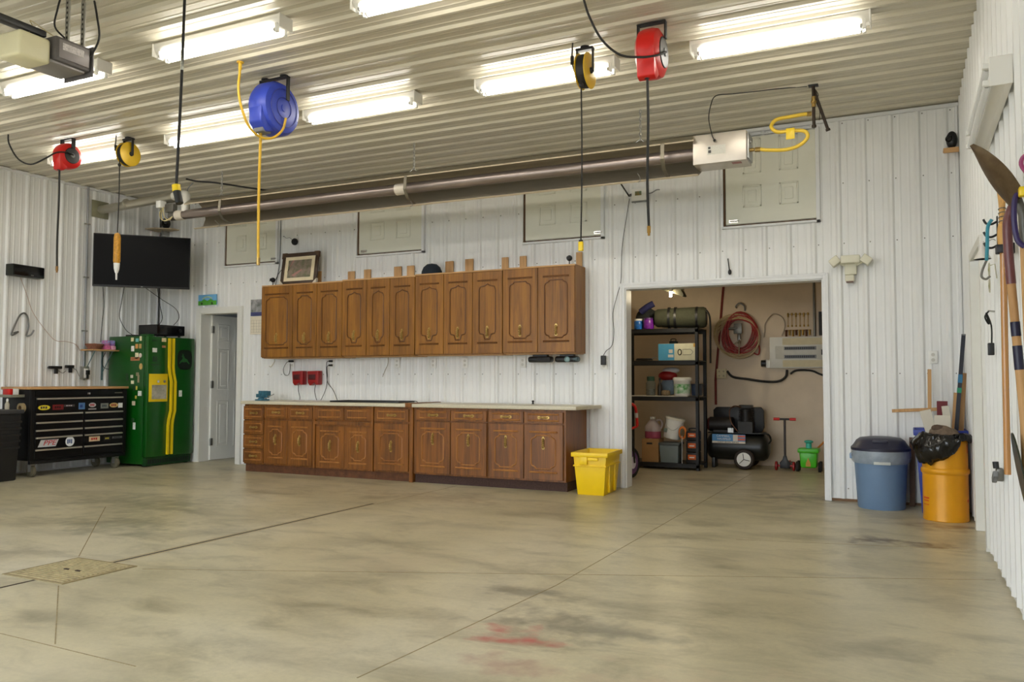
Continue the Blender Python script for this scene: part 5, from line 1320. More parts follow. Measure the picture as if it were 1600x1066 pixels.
obj('rim', MB().box(-.066, .066, -.086, .086, .14, .152), mat('bin_slate', (52, 66, 92), .5), t, .004)
# bottom shelf
t = thing('cardboard_box', 'cardboard box with a hand hole on the bottom shelf', 'box', (-3.465, 2.04, ZS[0]))
M_CARD = mat('cardboard', (164, 124, 80), .85, 0, .06, 10)
obj('carton', MB().box(-.11, .11, -.11, .15, 0, .295), M_CARD, t, .003)
obj('hand_hole', MB().box(-.045, .03, -.1115, -.11, .225, .248), M_BLACK, t, label='dark hand hole')
obj('tape', MB().box(-.018, .018, -.112, .15, .295, .2965), mat('tape_clear', (190, 160, 110), .3), t)
t = thing('fluid_jug', 'clear jug half full of pink fluid on the cardboard box', 'jug', (-3.46, 2.05, ZS[0] + .297))
obj('fluid', MB().lathe([(.10, 0), (.105, .01), (.105, .09), (.0001, .09)], 20, Matrix.Diagonal((1, .75, 1, 1))), mat('pink_fluid', (160, 74, 100), .2), t)
obj('jug', MB().lathe([(.107, .09), (.105, .15), (.06, .21), (.03, .235), (.03, .25)], 20, Matrix.Diagonal((1, .75, 1, 1))), mat('jug_plastic', (176, 162, 162), .35, 0, .05, 8), t)
obj('cap', MB().lathe([(.034, .245), (.034, .275), (.0001, .277)], 14), M_WHITE, t)
obj('grip', MB().tube(spline([(.05, 0, .225), (.10, 0, .235), (.125, 0, .19), (.105, 0, .13)], 4), .014, 8), mat('jug_plastic', (176, 162, 162), .35), t)
t = thing('grey_tote', 'grey lidded tote on the bottom shelf', 'tote', (-3.215, 2.03, ZS[0]))
obj('tub', MB().box(-.125, .125, -.12, .13, 0, .225, taper=.1), mat('tote_grey', (112, 122, 122), .5, 0, .05, 10), t, .012)
obj('lid', MB().box(-.135, .135, -.13, .14, .222, .255), mat('tote_grey_lid', (84, 90, 90), .5), t, .010)
t = thing('white_bucket', 'white bucket tipped over on the grey tote', 'bucket', (-3.215, 2.05, ZS[0] + .305), 0)
t.rotation_euler = (0, math.radians(12), 0)
obj('pail', MB().lathe([(.10, 0), (.104, .01), (.116, .235), (.122, .24), (.122, .255)], 24), M_WHITE, t)
obj('lid', MB().lathe([(.126, .245), (.126, .27), (.0001, .272)], 24), mat('lid_white', (226, 222, 208), .5), t)
obj('wire_handle', MB().tube(spline([(-.118, -.02, .235), (-.06, -.125, .15), (.04, -.128, .12), (.118, -.02, .235)], 6), .003, 5), M_STEEL, t)
obj('label', MB().box(-.095, -.05, -.104, -.098, .07, .12), mat('label_dark', (110, 120, 110), .6), t)
t = thing('tool_crate', 'black and orange stacked tool case on the bottom shelf', 'tool case', (-2.925, 2.02, ZS[0]))
for k, h in enumerate((.145, .145, .12)):
    z = sum((.145, .145, .12)[:k])
    obj('case', MB().box(-.075, .075, -.09, .10, z, z + h - .004), M_BLACK, t, .010)
    obj('latch', MB().box(-.05, .05, -.096, -.089, z + h * .35, z + h * .78), mat('latch_orange', (206, 92, 24), .5), t, .004, label='orange latch')
    obj('logo_bar', MB().box(-.03, .03, -.0985, -.096, z + h * .50, z + h * .60), mat('logo_white', (214, 206, 196), .5), t)
obj('top_handle', MB().tube(spline([(-.05, 0, .405), (-.05, 0, .435), (.05, 0, .435), (.05, 0, .405)], 4), .010, 8), M_BLACK, t)
t = thing('extension_cord', 'orange cord loop standing between the bucket and tool case', 'cord', (-3.045, 1.935, ZS[0] + .02))
mb = MB()
for k in range(4): mb.tube([((.036 + .004 * k) * math.cos(q), .004 * k, .365 + (.06 + .006 * k) * math.sin(q)) for q in [2 * PI * i / 18 for i in range(18)]], .006, 5, True)
obj('loops', mb, mat('cord_orange', (214, 120, 40), .5), t)
obj('stick', MB().cyl((-.01, .01, -.02), (-.005, .0, .33), .006, 8), M_STEEL, t)

# push bike behind the jamb: wheel, frame and red handle
t = thing('child_bike', 'small black-wheeled bike with red handlebar half behind the white jamb', 'bike', (-3.39, .80, 0), math.radians(80))
for xw in (.08, -.42):
    obj('tyre', MB().tube([(.155 * math.cos(q) + xw, 0, .175 + .155 * math.sin(q)) for q in [2 * PI * i / 32 for i in range(32)]], .020, 10, True), M_RUBBER, t)
    obj('rim', MB().lathe([(.02, -.014), (.13, -.012), (.137, 0), (.13, .012), (.02, .014)], 24, Matrix.Translation((xw, 0, .175)) @ Matrix.Rotation(PI / 2, 4, 'X')), mat('rim_purple', (110, 70, 130), .35), t)
    obj('hub_cover', MB().lathe([(.07, -.017), (.07, .017), (.0001, .018)], 20, Matrix.Translation((xw, 0, .175)) @ Matrix.Rotation(PI / 2, 4, 'X')).lathe([(.0001, -.018), (.07, -.017), (.07, .0)], 20, Matrix.Translation((xw, 0, .175)) @ Matrix.Rotation(PI / 2, 4, 'X')), mat('hub_white', (232, 226, 240), .35), t)
obj('fork', MB().tube([(.08, -.035, .175), (.03, -.035, .45), (.01, 0, .58)], .011, 8).tube([(.08, .035, .175), (.03, .035, .45), (.01, 0, .58)], .011, 8), M_BLACK, t)
obj('frame', MB().tube([(.01, 0, .55), (-.18, 0, .32), (-.42, .035, .175)], .014, 8).tube([(-.18, 0, .32), (-.24, 0, .50)], .012, 8), M_RED, t)
obj('seat', MB().ball((-.25, 0, .52), .07, 12, (1.5, .8, .4)), M_BLACK, t)
obj('handlebar', MB().tube(spline([(.06, -.08, .60), (.03, -.085, .75), (.0, -.075, .84), (-.02, 0, .865), (.0, .075, .84), (.03, .085, .75), (.06, .08, .60)], 6), .016, 10).tube([(.06, -.08, .60), (.01, 0, .56), (.06, .08, .60)], .013, 8), M_RED, t)
obj('grip', MB().tube([(.031, -.086, .70), (.026, -.085, .755)], .021, 10).tube([(.031, .086, .70), (.026, .085, .755)], .021, 10), mat('grip_white', (210, 200, 196), .5), t)

# air compressor
t = thing('air_compressor', 'black horizontal air compressor with white wheel and belt guard', 'compressor', (-2.47, 2.55, 0))
M_CMP = mat('compressor_black', (26, 28, 26), .35, .2, .1, 8)
TXM = Matrix.Translation((0, 0, .275)) @ Matrix.Rotation(PI / 2, 4, 'Y')
obj('tank', MB().lathe([(.0001, -.40), (.08, -.395), (.14, -.365), (.172, -.32), (.175, -.28), (.175, .29), (.172, .33), (.14, .375), (.08, .40), (.0001, .405)], 30, TXM), M_CMP, t)
wl = obj('wheel', MB().lathe([(.0001, -.03), (.085, -.03), (.115, -.024), (.13, 0), (.115, .024), (.085, .03), (.0001, .03)], 28, Matrix.Translation((.115, -.215, .132)) @ Matrix.Rotation(PI / 2, 4, 'X')), mat('compressor_tyre', (44, 34, 28), .7), t)
obj('wheel_disc', MB().lathe([(.0001, .031), (.085, .031), (.088, .036), (.082, .040), (.0001, .036)], 24, Matrix.Translation((.115, -.215, .132)) @ Matrix.Rotation(PI / 2, 4, 'X')), M_WHITE, wl, label='white wheel disc')
sp = MB()
for q in (1.7, 3.9, 6.1): sp.cyl((.115, -.256, .132), (.115 + .075 * math.cos(q), -.256, .132 + .075 * math.sin(q)), .004, 6)
obj('spoke', sp, M_BLACK, wl)
obj('wheel', MB().lathe([(.0001, -.03), (.085, -.03), (.115, -.024), (.13, 0), (.115, .024), (.085, .03), (.0001, .03)], 28, Matrix.Translation((.115, .215, .132)) @ Matrix.Rotation(PI / 2, 4, 'X')), mat('compressor_tyre', (44, 34, 28), .7), t)
obj('axle', MB().cyl((.115, -.2, .132), (.115, .2, .132), .012, 8), M_STEEL, t)
obj('foot', MB().box(-.32, -.28, -.10, .10, .0, .13), M_CMP, t, .004)
obj('mounting_plate', MB().box(-.36, .34, -.13, .13, .448, .462), M_CMP, t, .003)
obj('motor', MB().cyl((-.35, -.02, .56), (-.06, -.02, .56), .095, 22).box(-.30, -.10, -.08, .06, .462, .50), mat('motor_dark', (34, 30, 30), .5, .2, .2, 20), t)
obj('motor_end', MB().lathe([(.096, 0), (.075, .03), (.0001, .035)], 20, Matrix.Translation((-.35, -.02, .56)) @ Matrix.Rotation(-PI / 2, 4, 'Y')), mat('motor_red', (88, 24, 26), .5), t)
obj('pump', MB().box(.02, .20, -.10, .08, .462, .60).cyl((.11, -.01, .60), (.11, -.01, .76), .075, 18), mat('pump_iron', (36, 34, 32), .5, .3, .2, 20), t)
for k in range(6): obj('cooling_fin', MB().cyl((.11, -.01, .615 + k * .025), (.11, -.01, .625 + k * .025), .098, 18), mat('pump_iron', (36, 34, 32), .5), t)
obj('cylinder_head', MB().box(.03, .19, -.09, .07, .77, .815), mat('pump_iron', (36, 34, 32), .5), t, .006)
obj('belt_guard', MB().prism([(-.34, .46), (.28, .46), (.31, .52), (.31, .74), (.27, .785), (-.30, .78), (-.34, .74)], .07, Matrix(((1, 0, 0, 0), (0, 0, -1, .19), (0, 1, 0, 0), (0, 0, 0, 1)))), M_BLACK, t, .008)
obj('copper_pipe', MB().tube(spline([(.06, -.10, .79), (-.02, -.14, .80), (-.08, -.12, .74), (-.06, -.14, .60), (.02, -.14, .48)], 5), .008, 8), mat('copper_dull', (96, 64, 46), .4, .7), t)
obj('pressure_switch', MB().box(-.10, -.03, -.15, -.08, .462, .52).cyl((-.065, -.15, .50), (-.065, -.17, .50), .022, 14), M_STEEL, t)
obj('handle', MB().tube(spline([(.30, -.12, .46), (.40, -.13, .45), (.43, -.12, .38), (.40, -.11, .33)], 5), .011, 8), M_CMP, t)
LBX0, LBX1 = -.295, .125
lb = obj('label', MB().box(LBX0, LBX1, -.1765, -.17, .325, .44), mat('label_sky', (78, 138, 190), .5), t, label='blue white and orange maker label')
obj('label_band', MB().box(LBX0, LBX1, -.1775, -.1765, .325, .352), mat('label_cream', (214, 206, 190), .5), lb)
obj('label_stripe', MB().box(.03, .122, -.1775, -.1765, .405, .43).box(.03, .122, -.1775, -.1765, .365, .39), mat('label_orange', (206, 104, 84), .5), lb)
obj('label_white', MB().box(-.03, .03, -.1775, -.1765, .356, .436), mat('label_cream', (214, 206, 190), .5), lb)
text('lettering', 'CAMPBELL', .036, M_WHITE, lb, (-.155, -.178, .417), RX90, .0005, sx=1.0)
text('lettering', 'HAUSFELD', .036, M_WHITE, lb, (-.145, -.178, .379), RX90, .0005, sx=1.0)
text('lettering', 'CAST IRON SERIES', .026, M_BLACK, lb, (-.09, -.1785, .338), RX90, .0005, sx=1.25)

# three-wheel scooter
t = thing('kick_scooter', 'red and black three wheel kick scooter by the compressor', 'scooter', (-1.875, 2.46, 0))
for x in (-.105, .105):
    obj('wheel', MB().lathe([(.0001, -.016), (.045, -.016), (.058, -.010), (.058, .010), (.045, .016), (.0001, .016)], 20, Matrix.Translation((x, 0, .058)) @ RXM), M_DRED, t)
obj('axle', MB().box(-.10, .10, -.02, .02, .05, .075), M_DRED, t, .004)
obj('fork_cover', MB().prism([(-.06, .03), (.06, .03), (.065, .10), (.03, .14), (.015, .19), (-.015, .19), (-.03, .14), (-.065, .10)], .05, Matrix(((1, 0, 0, 0), (0, 0, -1, .025), (0, 1, 0, 0), (0, 0, 0, 1)))), M_BLACK, t, .006)
obj('deck', MB().box(-.05, .05, .02, .48, .05, .075), M_BLACK, t, .008)
obj('wheel', MB().cyl((-.012, .46, .045), (.012, .46, .045), .045, 18), M_DRED, t)
obj('stem', MB().tube([(0, 0, .17), (0, .01, .64)], .014, 10), mat('stem_brown_black', (40, 26, 26), .4), t)
obj('crossbar', MB().cyl((-.065, .01, .645), (.065, .01, .645), .013, 10), M_BLACK, t)
for s in (-1, 1): obj('grip', MB().cyl((s * .06, .01, .645), (s * .135, .01, .645), .018, 12), M_RED, t)
# toy mower
t = thing('toy_mower', 'bright green toy mower with turquoise knob', 'toy', (-1.595, 2.50, 0))
M_LIME = mat('lime_plastic', (74, 190, 30), .35, 0, .08, 10)
obj('body', MB().box(-.105, .105, -.10, .12, .05, .245, taper=.12), M_LIME, t, .02)
obj('rim', MB().box(-.125, .125, -.115, .135, .235, .29), M_LIME, t, .015)
obj('flame_decal', MB().prism([(-.03, .0), (.03, .0), (.025, .05), (.01, .08), (0, .11), (-.015, .07), (-.028, .04)], .003, Matrix.Translation((0, -.0985, .07)) @ Matrix.Rotation(PI / 2, 4, 'X')), mat('decal_orange', (190, 140, 40), .5), t)
obj('knob', MB().cyl((0, 0, .29), (0, 0, .36), .035, 14).ball((0, 0, .37), .055, 14, (1, 1, .4)), mat('turquoise', (60, 180, 160), .4), t)
for x in (-.13, .13):
    for y in (-.05, .10): obj('wheel', MB().cyl((x - .016, y, .062), (x + .016, y, .062), .062, 18), M_RUBBER, t)
obj('push_handle', MB().tube([(.06, .10, .25), (.22, .22, .42), (.30, .30, .56)], .012, 8).cyl((.22, .30, .56), (.38, .30, .56), .014, 8), mat('handle_orange', (190, 120, 50), .5), t)

# wall of the storage room
WB = STOR - .005
t = thing('electrical_panel', 'grey electrical breaker panel with open cover on the beige wall', 'electrical panel', (-1.765, WB, 1.50))
M_PNL = mat('panel_grey', (206, 206, 200), .5, .1, .03, 6)
obj('box', MB().box(-.345, .40, -.09, 0, -.205, .205), M_PNL, t, .004)
obj('cover', MB().box(-.27, .40, -.098, -.09, -.085, .085), mat('panel_cover', (196, 196, 188), .5), t, .003)
obj('tape_band', MB().box(-.18, .40, -.092, -.089, .10, .19).box(-.18, .40, -.092, -.089, -.19, -.10), mat('masking_tape_band', (206, 196, 164), .7), t)
for z in (-.055, .055):
    rw = obj('breaker_row', MB().box(-.16, .24, -.102, -.098, z - .022, z + .022), M_GREY, t)
    for k in range(16):
        obj('breaker', MB().box(-.145 + k * .023, -.128 + k * .023, -.110, -.102, z - .014, z + .014), M_BLACK, rw)
obj('main_switch', MB().box(.30, .325, -.112, -.098, -.035, .035), M_BLACK, t)
obj('side_outlet', MB().box(-.40, -.345, -.06, 0, -.20, -.09), M_WHITE, t, .004)
obj('plug', MB().cyl((-.46, -.05, -.14), (-.40, -.05, -.14), .045, 14), M_BLACK, t)
# hose bundle hung on a hook
t = thing('hose_bundle', 'red and tan air hoses coiled together on a wall hook', 'hoses', (-2.50, WB, 1.78))
mb = MB()
for k in range(9):
    rr, a_ = .20 + .011 * k, .4 * k
    pts = [((rr + .014 * math.sin(3 * q + a_)) * .82 * math.cos(q) + .03 * math.sin(a_), -.055 - .012 * (k % 4), (rr + .014 * math.sin(3 * q + a_)) * math.sin(q) - .02 * (k % 3)) for q in [2 * PI * i / 28 for i in range(28)]]
    mb.tube(pts, .010, 6, True)
obj('red_hose', mb, mat('hose_red', (150, 28, 24), .5, 0, .1, 30), t)
mb = MB()
for k in range(6):
    rr, a_ = .255 + .010 * k, .7 * k
    pts = [(-.04 + (rr + .018 * math.sin(2 * q + a_)) * math.cos(q), -.07 - .010 * (k % 3), -.05 + (rr + .02 * math.sin(2 * q + a_)) * .95 * math.sin(q)) for q in [2 * PI * i / 30 for i in range(30)]]
    mb.tube(pts, .0085, 6, True)
obj('tan_hose', mb, mat('hose_tan', (186, 164, 124), .55, 0, .1, 30), t)
obj('hook', MB().tube(spline([(-.05, 0, .34), (-.05, -.05, .36), (.0, -.06, .40), (.06, -.05, .36), (.06, 0, .30)], 5), .010, 8), M_GREY, t)
obj('spray_gun', MB().box(-.07, .04, -.125, -.10, -.02, .12).box(-.02, .02, -.13, -.10, -.15, -.02).cyl((-.02, -.115, .06), (-.14, -.115, .05), .018, 8), M_DSTEEL, t, .008)
obj('chrome_nozzle', MB().cyl((.0, -.14, -.30), (.01, -.14, -.10), .010, 8).cyl((-.06, -.14, -.16), (.03, -.14, -.10), .008, 8), M_CHROME, t)
obj('loose_end', MB().tube(spline([(.16, -.04, .08), (.22, -.04, -.10), (.25, -.03, -.22), (.23, -.03, -.30), (.15, -.03, -.26)], 5), .010, 6), mat('hose_red', (150, 28, 24), .5), t)
tag(obj('red_iron_pipe', MB().tube([(-2.69, WB - .016, 2.74), (-2.84, WB - .016, 1.14), (-2.84, WB - .016, .80)], .016, 8), mat('pipe_red', (116, 40, 34), .55, .2, .15, 20)), 'dark red iron pipe running down the storage wall', 'pipe')
t = thing('junction_box', 'cream square junction box on the storage wall', 'junction box', (-2.75, WB, 1.225))
obj('box', MB().box(-.065, .065, -.07, -.048, -.065, .065), mat('cream_plate', (216, 206, 170), .5), t, .004)
obj('stem', MB().box(-.05, .05, -.048, 0, -.05, .05), M_STEEL, t)
obj('knockouts', MB().cyl((-.03, -.0705, .03), (-.03, -.072, .03), .012, 10).cyl((.03, -.0705, -.03), (.03, -.072, -.03), .012, 10).cyl((.03, -.0705, .03), (.03, -.072, .03), .012, 10).cyl((-.03, -.0705, -.03), (-.03, -.072, -.03), .012, 10), mat('knockout', (176, 166, 136), .5), t)
tag(obj('panel_cable', MB().tube(spline([(-2.68, WB - .03, 1.26), (-2.60, WB - .03, 1.18), (-2.4, WB - .03, 1.15), (-2.2, WB - .03, 1.12), (-2.02, WB - .03, 1.12), (-1.92, WB - .03, 1.18), (-1.90, WB - .03, 1.275)], 6), .016, 8), M_CORD), 'thick black cable from the junction box to the panel', 'cable')
tag(obj('panel_cable', MB().tube(spline([(-1.86, WB - .03, 1.22), (-1.78, WB - .02, 1.265), (-1.6, WB - .02, 1.262), (-1.50, WB - .03, 1.22), (-1.40, WB - .03, 1.19), (-1.28, WB - .03, 1.20)], 6), .013, 8), M_CORD), 'thick black cable leaving under the electrical panel', 'cable')
tag(obj('looped_wire', MB().tube(spline([(-2.19, WB - .02, 1.71), (-2.18, WB - .02, 1.80), (-2.17, WB - .02, 1.90), (-2.07, WB - .02, 2.02), (-1.95, WB - .02, 1.97), (-1.92, WB - .02, 1.85), (-1.96, WB - .02, 1.725)], 6), .007, 6), mat('pale_cable', (170, 158, 140), .6)), 'pale looped wire above the electrical panel', 'wire')
tag(obj('storage_conduit', MB().cyl((-1.55, WB - .02, 1.71), (-1.55, WB - .02, 2.74), .016, 10), M_DSTEEL), 'grey conduit rising from the electrical panel', 'conduit')
tag(obj('foam_tube', MB().cyl((-1.475, WB - .03, 1.72), (-1.475, WB - .03, 2.03), .022, 10), M_BLACK), 'short black foam tube above the electrical panel', 'tube')
t = thing('fitting_rack', 'wire rack of brass air fittings over the electrical panel', 'fittings', (-1.755, WB, 1.90))
obj('rail', MB().box(-.14, .14, -.008, 0, .10, .115).box(-.16, .16, -.008, 0, -.11, -.095), mat('rack_board', (176, 156, 126), .7), t)
for k in range(6):
    x = -.125 + k * .05
    ft = obj('fitting', MB().lathe([(.010, -.06), (.010, -.035), (.004, -.033), (.004, .07 + .02 * (k % 2)), (.011, .072 + .02 * (k % 2)), (.011, .125)], 8, Matrix.Translation((x, -.022, 0))), M_BRASS, t)
for k in range(8):
    x = -.15 + k * .042
    obj('fitting', MB().lathe([(.013, -.185 + .015 * (k % 2)), (.013, -.115), (.017, -.113), (.017, -.10)], 8, Matrix.Translation((x, -.022, 0))), M_BRASS if k % 3 else mat('copper_dull', (96, 64, 46), .4, .7), t)
# dim bulb fixture under the storage ceiling
t = thing('storage_lamp', 'dark wedge hood lamp with one bright bulb under the storage ceiling', 'lamp', (-3.0, 1.5, 2.155))
obj('hood', MB().prism([(-.19, .095), (.07, .095), (.11, .006), (.095, -.005)], .16, Matrix.Translation((0, .08, 0)) @ Matrix.Rotation(PI / 2, 4, 'X')), mat('hood_dark', (64, 62, 48), .5, .3, .1, 10), t)
obj('hood_edge', MB().box(.07, .082, -.07, .07, .03, .10), mat('hood_edge', (150, 146, 124), .5), t)
obj('stem', MB().cyl((-.02, 0, .09), (-.02, 0, .60), .012, 8), M_DSTEEL, t)
obj('bulb', MB().cyl((-.045, -.09, .0), (-.045, -.09, .052), .014, 12).ball((-.045, -.09, .0), .014, 10), mat('storage_bulb', (255, 238, 200), .4, 0, 0, emit=STORE_BULB), t)
obj('bulb_socket', MB().cyl((-.045, -.09, .053), (-.045, -.09, .085), .016, 10).box(-.06, -.03, -.10, -.075, .085, .10), M_WHITE, t)

# ================================================================ yellow tote
t = thing('storage_bin', 'bright yellow open storage tote beside the base cabinets', 'tote', (-3.32, -.47, 0), math.radians(3))
M_TY = mat('tote_yellow', (246, 206, 10), .4, 0, .03, 6)
w, d, h = .155, .25, .42
def tub(w0, d0, w1, d1, z0, z1, th):
    o = [(-w0, -d0, z0), (w0, -d0, z0), (w0, d0, z0), (-w0, d0, z0), (-w1, -d1, z1), (w1, -d1, z1), (w1, d1, z1), (-w1, d1, z1)]
    i = [(-w0 + th, -d0 + th, z0 + th), (w0 - th, -d0 + th, z0 + th), (w0 - th, d0 - th, z0 + th), (-w0 + th, d0 - th, z0 + th), (-w1 + th, -d1 + th, z1), (w1 - th, -d1 + th, z1), (w1 - th, d1 - th, z1), (-w1 + th, d1 - th, z1)]
    f = [(0, 3, 2, 1), (0, 1, 5, 4), (1, 2, 6, 5), (2, 3, 7, 6), (3, 0, 4, 7), (8, 9, 10, 11), (9, 8, 12, 13), (10, 9, 13, 14), (11, 10, 14, 15), (8, 11, 15, 12),
         (4, 5, 13, 12), (5, 6, 14, 13), (6, 7, 15, 14), (7, 4, 12, 15)]
    return MB().add(o + i, f)
obj('tub', tub(.135, .225, .170, .262, 0, .415, .006), M_TY, t, .008)
obj('rim', MB().box(-.188, .188, -.280, -.262, .375, .42).box(-.188, .188, .262, .280, .375, .42).box(-.188, -.170, -.262, .262, .375, .42).box(.170, .188, -.262, .262, .375, .42), M_TY, t, .006)
obj('shoulder', MB().box(-.172, .172, -.264, -.236, .28, .295).box(.150, .172, -.25, .25, .28, .295), M_TY, t, .006)
obj('grip', MB().box(-.10, -.02, -.282, -.262, .30, .38).box(-.02, .09, -.278, -.262, .34, .372), M_TY, t, .006)
for y in (-.10, .10): obj('rib', MB().box(.140, .166, y - .02, y + .02, .02, .28), M_TY, t, .006)

# ================================================================ bins in the corner
t = thing('trash_can', 'round blue-grey trash can with dark domed lid and plastic liner', 'trash can', (-.705, -.275, 0))
obj('barrel', MB().lathe([(.0001, 0), (.19, 0), (.196, .012), (.222, .46), (.228, .465), (.232, .52), (.222, .52), (.216, .46), (.19, .02), (.0001, .02)], 40), mat('can_blue_grey', (108, 136, 170), .45, 0, .04, 6), t)
obj('liner', MB().lathe([(.229, .40), (.242, .42), (.250, .47), (.244, .515), (.232, .522)], 40), mat('liner_film', (196, 204, 210), .2, 0, .1, 20, alpha=.45), t, label='clear plastic liner over the rim')
obj('lid', MB().lathe([(.246, .512), (.248, .535), (.225, .56), (.20, .60), (.17, .622), (.10, .632), (.0001, .634)], 40), mat('lid_navy', (40, 42, 62), .4, 0, .05, 10), t)
obj('lid_recess', MB().box(-.06, .07, -.215, -.165, .585, .612), mat('lid_navy', (40, 42, 62), .4), t, .012)
obj('handle', MB().box(-.255, -.225, -.05, .05, .43, .48), mat('can_blue_grey', (108, 136, 170), .45), t, .008)
obj('label_plate', MB().box(-.05, .085, -.243, -.232, .40, .425), mat('plate_pale', (196, 200, 196), .5), t, .003)
t = thing('recycling_bin', 'tall royal blue plastic bin behind the yellow drum', 'bin', (-.232, -.33, 0))
M_RB = mat('bin_royal_blue', (26, 50, 150), .4, 0, .05, 8)
obj('tub', tub(.150, .145, .195, .175, 0, .70, .006), M_RB, t, .010)
obj('rim', MB().box(-.207, .207, -.187, -.175, .665, .715).box(-.207, .207, .175, .187, .665, .715).box(-.207, -.195, -.175, .175, .665, .715).box(.195, .207, -.175, .175, .665, .715), M_RB, t, .005)
t = thing('steel_drum', 'yellow steel drum with red print used as a trash barrel', 'drum', (-.213, -.735, 0))
M_DRUM = mat('drum_yellow', (226, 158, 16), .35, .1, .06, 5)
obj('barrel', MB().lathe([(.0001, 0), (.166, 0), (.170, .006), (.168, .02), (.168, .375), (.178, .385), (.180, .40), (.178, .415), (.168, .425), (.168, .655), (.174, .66), (.174, .675), (.168, .68), (.160, .68), (.160, .04), (.0001, .04)], 40), M_DRUM, t)
M_RP = mat('drum_print', (206, 60, 20), .5)
def wrap_print(a0, a1, z0, z1, n=6):
    return MB().lathe([(.1685, z0), (.1692, z0), (.1692, z1), (.1685, z1)], n, None, a0, a1)
for a0, z0, w_, h_ in ((-2.75, .54, .10, .045), (-2.63, .54, .07, .045), (-2.53, .54, .05, .045), (-.40, .55, .10, .07), (-2.80, .175, .42, .012), (-2.78, .155, .38, .008), (-2.80, .125, .40, .006), (-.45, .16, .14, .02)):
    obj('print', wrap_print(a0, a0 + w_, z0, z0 + h_), M_RP, t, label='red stencilled print')
# crumpled bag over the drum rim
from mathutils import noise as mnoise
def crumple(name, lab, parent, rows, ang0, ang1, n, seed, amp, m):
    # a draped sheet of film: rows of (radius, height) swept over an arc, crumpled with noise
    vs, fs = [], []
    for j, (r_, z_) in enumerate(rows):
        for i in range(n + 1):
            u = i / n
            q = ang0 + (ang1 - ang0) * u
            fall = math.sin(PI * u) ** .6
            z = .69 + (z_ - .69) * (.30 + .70 * fall) if z_ < .69 else z_
            p = Vector((r_ * math.cos(q), r_ * math.sin(q), z))
            nv = mnoise.noise_vector(p * 14 + Vector((seed, 0, 0))) + .5 * mnoise.noise_vector(p * 30 + Vector((0, seed, 0)))
            p += nv * amp * min(1, j / 2)
            rad = math.hypot(p.x, p.y)
            if j >= 2 and rad < .186:
                p.x *= .186 / rad; p.y *= .186 / rad
            vs.append(tuple(p))
    w_ = n + 1
    for j in range(len(rows) - 1):
        for i in range(n): fs.append((j * w_ + i, j * w_ + i + 1, (j + 1) * w_ + i + 1, (j + 1) * w_ + i))
    o = obj(name, MB().add(vs, fs), m, parent, label=lab, smooth=70)
    md = o.modifiers.new('film', 'SOLIDIFY'); md.thickness = .003
    return o
M_BAG = mat('bag_black', (16, 15, 14), .16, 0, .2, 25)
crumple('bag', 'crumpled black garbage bag', t, [(.150, .62), (.160, .70), (.190, .705), (.205, .675), (.225, .64), (.235, .60), (.232, .56), (.220, .52), (.205, .485), (.19, .46)], PI * .80, PI * 1.66, 36, 3.1, .030, M_BAG)
crumple('bag', 'crumpled black garbage bag', t, [(.150, .64), (.160, .695), (.190, .70), (.202, .68), (.205, .655), (.20, .63)], PI * 1.60, PI * 2.75, 30, 8.4, .020, M_BAG)
M_SCRAPW = mat('white_scrap_board', (208, 202, 188), .6, 0, .03, 8)
def stick(name, lab, cat, p, q, w_, th, m, group=None, twist=0.0):
    p, q = Vector(p), Vector(q)
    dd = q - p
    o = obj(name, MB().box(-w_ / 2, w_ / 2, -th / 2, th / 2, 0, dd.length), m, None, .0015, segs=1)
    o.location = p
    o.rotation_mode = 'QUATERNION'
    qz = dd.to_track_quat('Z', 'Y')
    from mathutils import Quaternion
    # keep the wide face towards the room (-y)
    xax = Vector((1, 0, 0)); zz = dd.normalized(); yy = zz.cross(xax).normalized(); xx = yy.cross(zz)
    R_ = Matrix((xx, yy, zz)).transposed()
    o.rotation_quaternion = R_.to_quaternion() @ Quaternion((0, 0, 1), twist)
    return tag(o, lab, cat, group)
GR = 'white board offcuts in the drum'
stick('board_offcut', 'square white board offcut tilted at the side of the drum', 'board', (-.245, -.72, .45), (-.350, -.74, .890), .085, .012, M_SCRAPW, GR)
stick('board_offcut', 'tall white board offcut leaning across the drum', 'board', (-.15, -.66, .42), (-.20, -.69, .925), .055, .012, M_SCRAPW, GR, .15)
stick('board_offcut', 'wide low white board offcut in the middle of the drum', 'board', (-.225, -.745, .40), (-.225, -.755, .850), .120, .012, M_SCRAPW, GR)
t = thing('paper_bag', 'crumpled brown paper bag in the top of the drum', 'bag', (-.235, -.815, .675))
obj('bag', MB().ball((0, 0, .03), .085, 12, (1.1, .5, .8)).ball((.07, .01, .02), .06, 10, (1, .6, .9)), mat('brown_paper', (118, 100, 82), .8, 0, .3, 25), t)
obj('fold', MB().ball((-.03, -.02, .075), .035, 8, (1.3, .5, .8)), mat('brown_paper_dark', (86, 68, 54), .8, 0, .3, 25), t)
